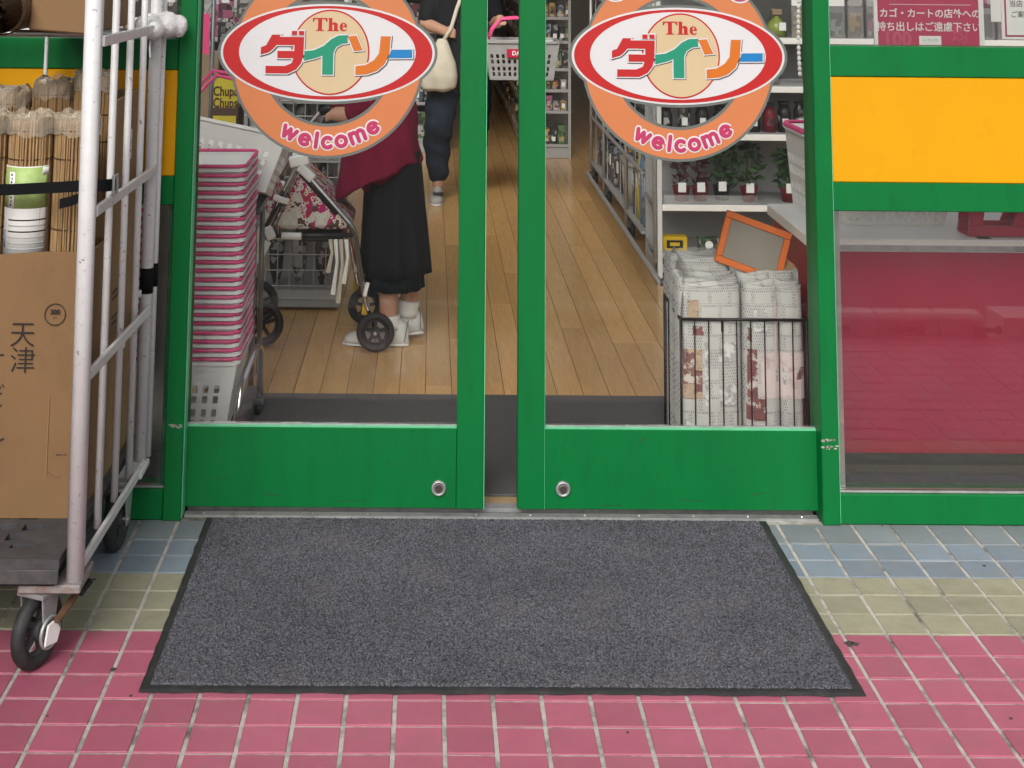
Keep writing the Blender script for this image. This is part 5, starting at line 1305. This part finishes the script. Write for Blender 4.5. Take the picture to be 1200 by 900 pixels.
b1 = paper_stack(.552, .750, .458, .60, .014, .520, 'newspaper bundle with red food photographs in the wire basket', 3, [(.05, .36, .34, .62, PIC[1]), (.07, .24, .42, .60, PIC[0]), (.24, .36, .38, .50, PIC[0]), (.14, .32, .80, .90, PIC[1]), (.40, .46, .30, .66, PIC[2]), (.22, .40, .70, .75, PIC[0]), (.08, .20, .12, .22, PIC[2]), (.66, .70, .72, .78, INK), (.55, .57, .08, .28, PIC[2]), (.62, .9, .55, .66, PIC[2]), (.62, .9, .30, .42, PIC[2])])
b2 = paper_stack(.752, .936, .458, .60, .014, .522, 'newspaper bundle with large pale portrait photographs in the wire basket', 8, [(.04, .20, .32, .62, PIC[0]), (.02, .34, .22, .34, PIC[0]), (.26, .99, .34, .60, PIC[3]), (.52, .68, .42, .52, PIC[2]), (.85, .98, .45, .52, PIC[0]), (.05, .12, .66, .74, PIC[0]), (.16, .38, .72, .84, PIC[2]), (.19, .35, .735, .825, NEWS), (.30, .95, .13, .16, PIC[3]), (.5, .55, .5, .9, PIC[3])], split=.58)
paper_stack(.560, .745, .615, .745, .014, .555, 'newspaper bundle standing behind the bundle with food photographs', 5)
paper_stack(.755, .934, .615, .745, .014, .46, 'lower newspaper bundle behind the bundle with portrait photographs', 6)
# crumpled clear bag round the papers
cbg = thing('clear_bag', 'crumpled clear plastic liner showing round the newspapers', 'plastic bag', (.75, .6, .012))
random.seed(12); rg = []
for z, g_ in ((.30, -.001), (.40, .0), (.48, -.004), (.545, -.012), (.565, -.022)):
    base = rrect(.372 + 2 * g_, .302 + 2 * g_, .02, z, 6)
    rg.append([(.75 + x + random.uniform(-.003, .003), .605 + y + random.uniform(-.003, .003), zz + (random.uniform(-.02, .016) if z > .5 else 0)) for x, y, zz in base])
b = MB(); n_ = len(rg[0])
b.rings(rg, caps=False); b.f = [f for f in b.f if not all(b.v[i][1] < .52 and b.v[i][0] > .57 for i in f)]; b.build('liner', BAGPL, cbg, True)
# orange framed slate
ob = thing('framed_board', 'small slate board in an orange wooden frame leaning on the newspapers', 'board', (.80, .60, .525))
cx3, cz3, an = .820, .593, R(19)
def rotp(u, v): return (cx3 + u * math.cos(an) + v * math.sin(an), cz3 - u * math.sin(an) + v * math.cos(an))
W3, H3 = .106, .078
def fr_(u0, u1, v0, v1, y0, d): 
    b = MB(); b.prism([rotp(u0, v0), rotp(u1, v0), rotp(u1, v1), rotp(u0, v1)], lambda u, v, t: (u, y0 + t + (v - .52) * .25, v), d); return b
fw = .020
for nm, a_ in (('frame_side', (-W3, W3, H3 - fw, H3)), ('frame_side', (-W3, W3, -H3, -H3 + fw)), ('frame_side', (-W3, -W3 + fw, -H3 + fw + .0005, H3 - fw - .0005)), ('frame_side', (W3 - fw, W3, -H3 + fw + .0005, H3 - fw - .0005))):
    fr_(*a_, .598, .014).build(nm, ORNG, ob, bevel=.002)
fr_(-W3 + fw + .0005, W3 - fw - .0005, -H3 + fw + .0005, H3 - fw - .0005, .604, .006).build('slate', SLATE, ob)

# ================================================================== COUNTER
ct = thing('packing_counter', 'red packing counter with white laminate top behind the side window', 'counter', (1.6, .7, 0))
MB().box(.965, 2.6, .425, .985, .045, .6245).build('cabinet', REDP, ct, bevel=.003)
MB().box(.95, 2.62, .405, 1.0, .625, .662).build('worktop', COUNTW, ct, bevel=.004)
MB().box(.985, 2.6, .440, .96, 0.0, .0448).build('plinth', DARK, ct)
MB().box(.95, 2.62, .4035, .4048, .628, .645).build('edge_band', ALU, ct)
wb = make_basket('tall white slotted bin with pink rim on the white counter top', None, .24, .25, .27, body=PWHITE)
if 'group' in wb: del wb['group']
for ch in list(wb.children):
    if ch.name.startswith('handle'): bpy.data.objects.remove(ch)
wb.location = (1.135, .85, .6625); wb.rotation_euler = (0, 0, R(2)); ORG[wb.name] = (0, 0, 0)
MB().rings([rrect(.254, .264, .03, .258), rrect(.268, .278, .035, .269), rrect(.254, .264, .03, .282), rrect(.236, .246, .025, .277)], caps=False).build('pink_rim', PPINK, wb, True)
ty = thing('mesh_tray', 'shallow white mesh tray on the counter top', 'tray', (1.25, .72, .6625))
b = MB(); lattice_basket(b, .34, .24, .055, .92, 14, ((.2, .45), (.58, .85)), 0); b.v = [(1.27 + v[0], .74 + v[1], .6628 + v[2]) for v in b.v]; b.build('mesh', PWHITE, ty, solid=-.002)
rh = thing('roll_bag_holder', 'red plastic bag roll holder with an opening, on the counter top', 'holder', (1.6, .47, .6625))
hp = [(-.16, 0), (.20, 0), (.20, .03), (.17, .11), (-.10, .11), (-.155, .05)]; hole = [(-.085, .045), (-.035, .045), (.0, .085), (-.085, .098)]
def hx(u, v, t): return (1.60 + u, .45 + t, .6645 + v)
for d_ in (0, .09):
    b = MB()
    for pl in ([(-.16, 0), (.20, 0), (.20, .03), (.0, .03), (-.155, .03)], [(-.155, .031), (-.115, .031), (-.10, .11), (-.148, .11)], [(-.025, .031), (.20, .031), (.17, .11), (.0, .11), (.0, .085)], [(-.0995, .098), (-.001, .098), (-.001, .11), (-.0995, .11)]): b.prism(pl, lambda u, v, t: hx(u, v, t + d_), .012)
    b.build('side_plate', REDH, rh, bevel=.001)
MB().tube([hx(.08, .075, .012), hx(.08, .075, .09)], .03, 16).build('bag_roll', PWHITE, rh, True); MB().box(1.44, 1.80, .462, .54, .6628, .668).build('base', REDH, rh)
MB().box(1.46, 1.50, .42, .45, .6622, .6632).build('rubber_pad', BLKPL, rh)

# ---- bead chains
for i, (x, y, z0, z1, r, lab) in enumerate(((.993, .58, .76, 1.50, .0042, 'thin white bead chain hanging beside the green post'), (.974, .60, 1.13, 1.50, .0065, 'thick white bead string hanging beside the thin bead chain'))):
    b = MB(); z = z0; k = 0
    while z < z1:
        ball(b, (x + .003 * math.sin(z * 14), y, z), (r, r, r * 1.25), 8); z += r * 2.5
    b.tube([(x + .003 * math.sin((z0 + (z1 - z0) * q / 12) * 14), y, z0 + (z1 - z0) * q / 12) for q in range(13)], .001, 5)
    o = b.build('bead_chain', PWHITE, None, True); tag(o, lab, 'chain'); o['kind'] = 'stuff'; del o['kind']

# ---- notices behind the side window
ns = thing('notice_sign', 'pink notice board with white Japanese lettering behind the side window', 'sign', (1.23, .10, 1.25))
ys_ = .098
MB().box(1.070, 1.375, ys_, ys_ + .004, 1.256, 1.62).build('board', SIGNP, ns); MB().box(1.064, 1.0745, ys_ - .003, ys_ + .004, 1.256, 1.62).build('board_edge', PAPERW, ns); MB().box(1.366, 1.380, ys_ - .003, ys_ + .004, 1.256, 1.62).build('board_edge', PAPERW, ns)
text('カゴ・カートの店外への', .0268, (1.226, ys_ - .001, 1.345), PAPERW, ns, 'lettering', offset=.0004, sx=1.0, spacing=.98)
text('持ち出しはご遠慮下さい', .0285, (1.222, ys_ - .001, 1.307), PAPERW, ns, 'lettering', offset=.0003, sx=.97, spacing=.98)
MB().box(1.11, 1.345, ys_ - .001, ys_ - .0002, 1.3705, 1.3718).build('printed_line', PAPERW, ns)
MB().box(1.193, 1.256, ys_ - .0012, ys_ - .0002, 1.258, 1.283).build('printed_panel', PAPERW, ns); text('レベッカ', .011, (1.2245, ys_ - .0018, 1.271), mat('grey_ink', (.2, .2, .2), .6), ns, 'lettering')
PALEP = mat('sign_pale_pink', (.46, .06, .13), .5)
text('100', .055, (1.13, ys_ - .0006, 1.272), PALEP, ns, 'lettering', offset=.001); text('均', .050, (1.31, ys_ - .0006, 1.282), PALEP, ns, 'lettering')
n2 = thing('notice_paper', 'white notice with pink border hanging behind the side window', 'notice', (1.52, .098, 1.28))
MB().box(1.432, 1.66, ys_, ys_ + .002, 1.276, 1.62).build('sheet', PAPERW, n2); MB().box(1.441, 1.446, ys_ - .001, ys_ - .0002, 1.283, 1.61).build('border', SPINK, n2); MB().box(1.4465, 1.65, ys_ - .001, ys_ - .0002, 1.283, 1.288).build('border', SPINK, n2)
text('当店', .020, (1.475, ys_ - .001, 1.375), INK, n2, 'lettering'); text('ご案内', .020, (1.488, ys_ - .001, 1.345), INK, n2, 'lettering')
n3 = tag(MB().box(1.402, 1.431, ys_, ys_ + .002, 1.325, 1.62).build('paper_slip', PAPERW, None), 'plain white slip of paper between the two notices', 'notice')
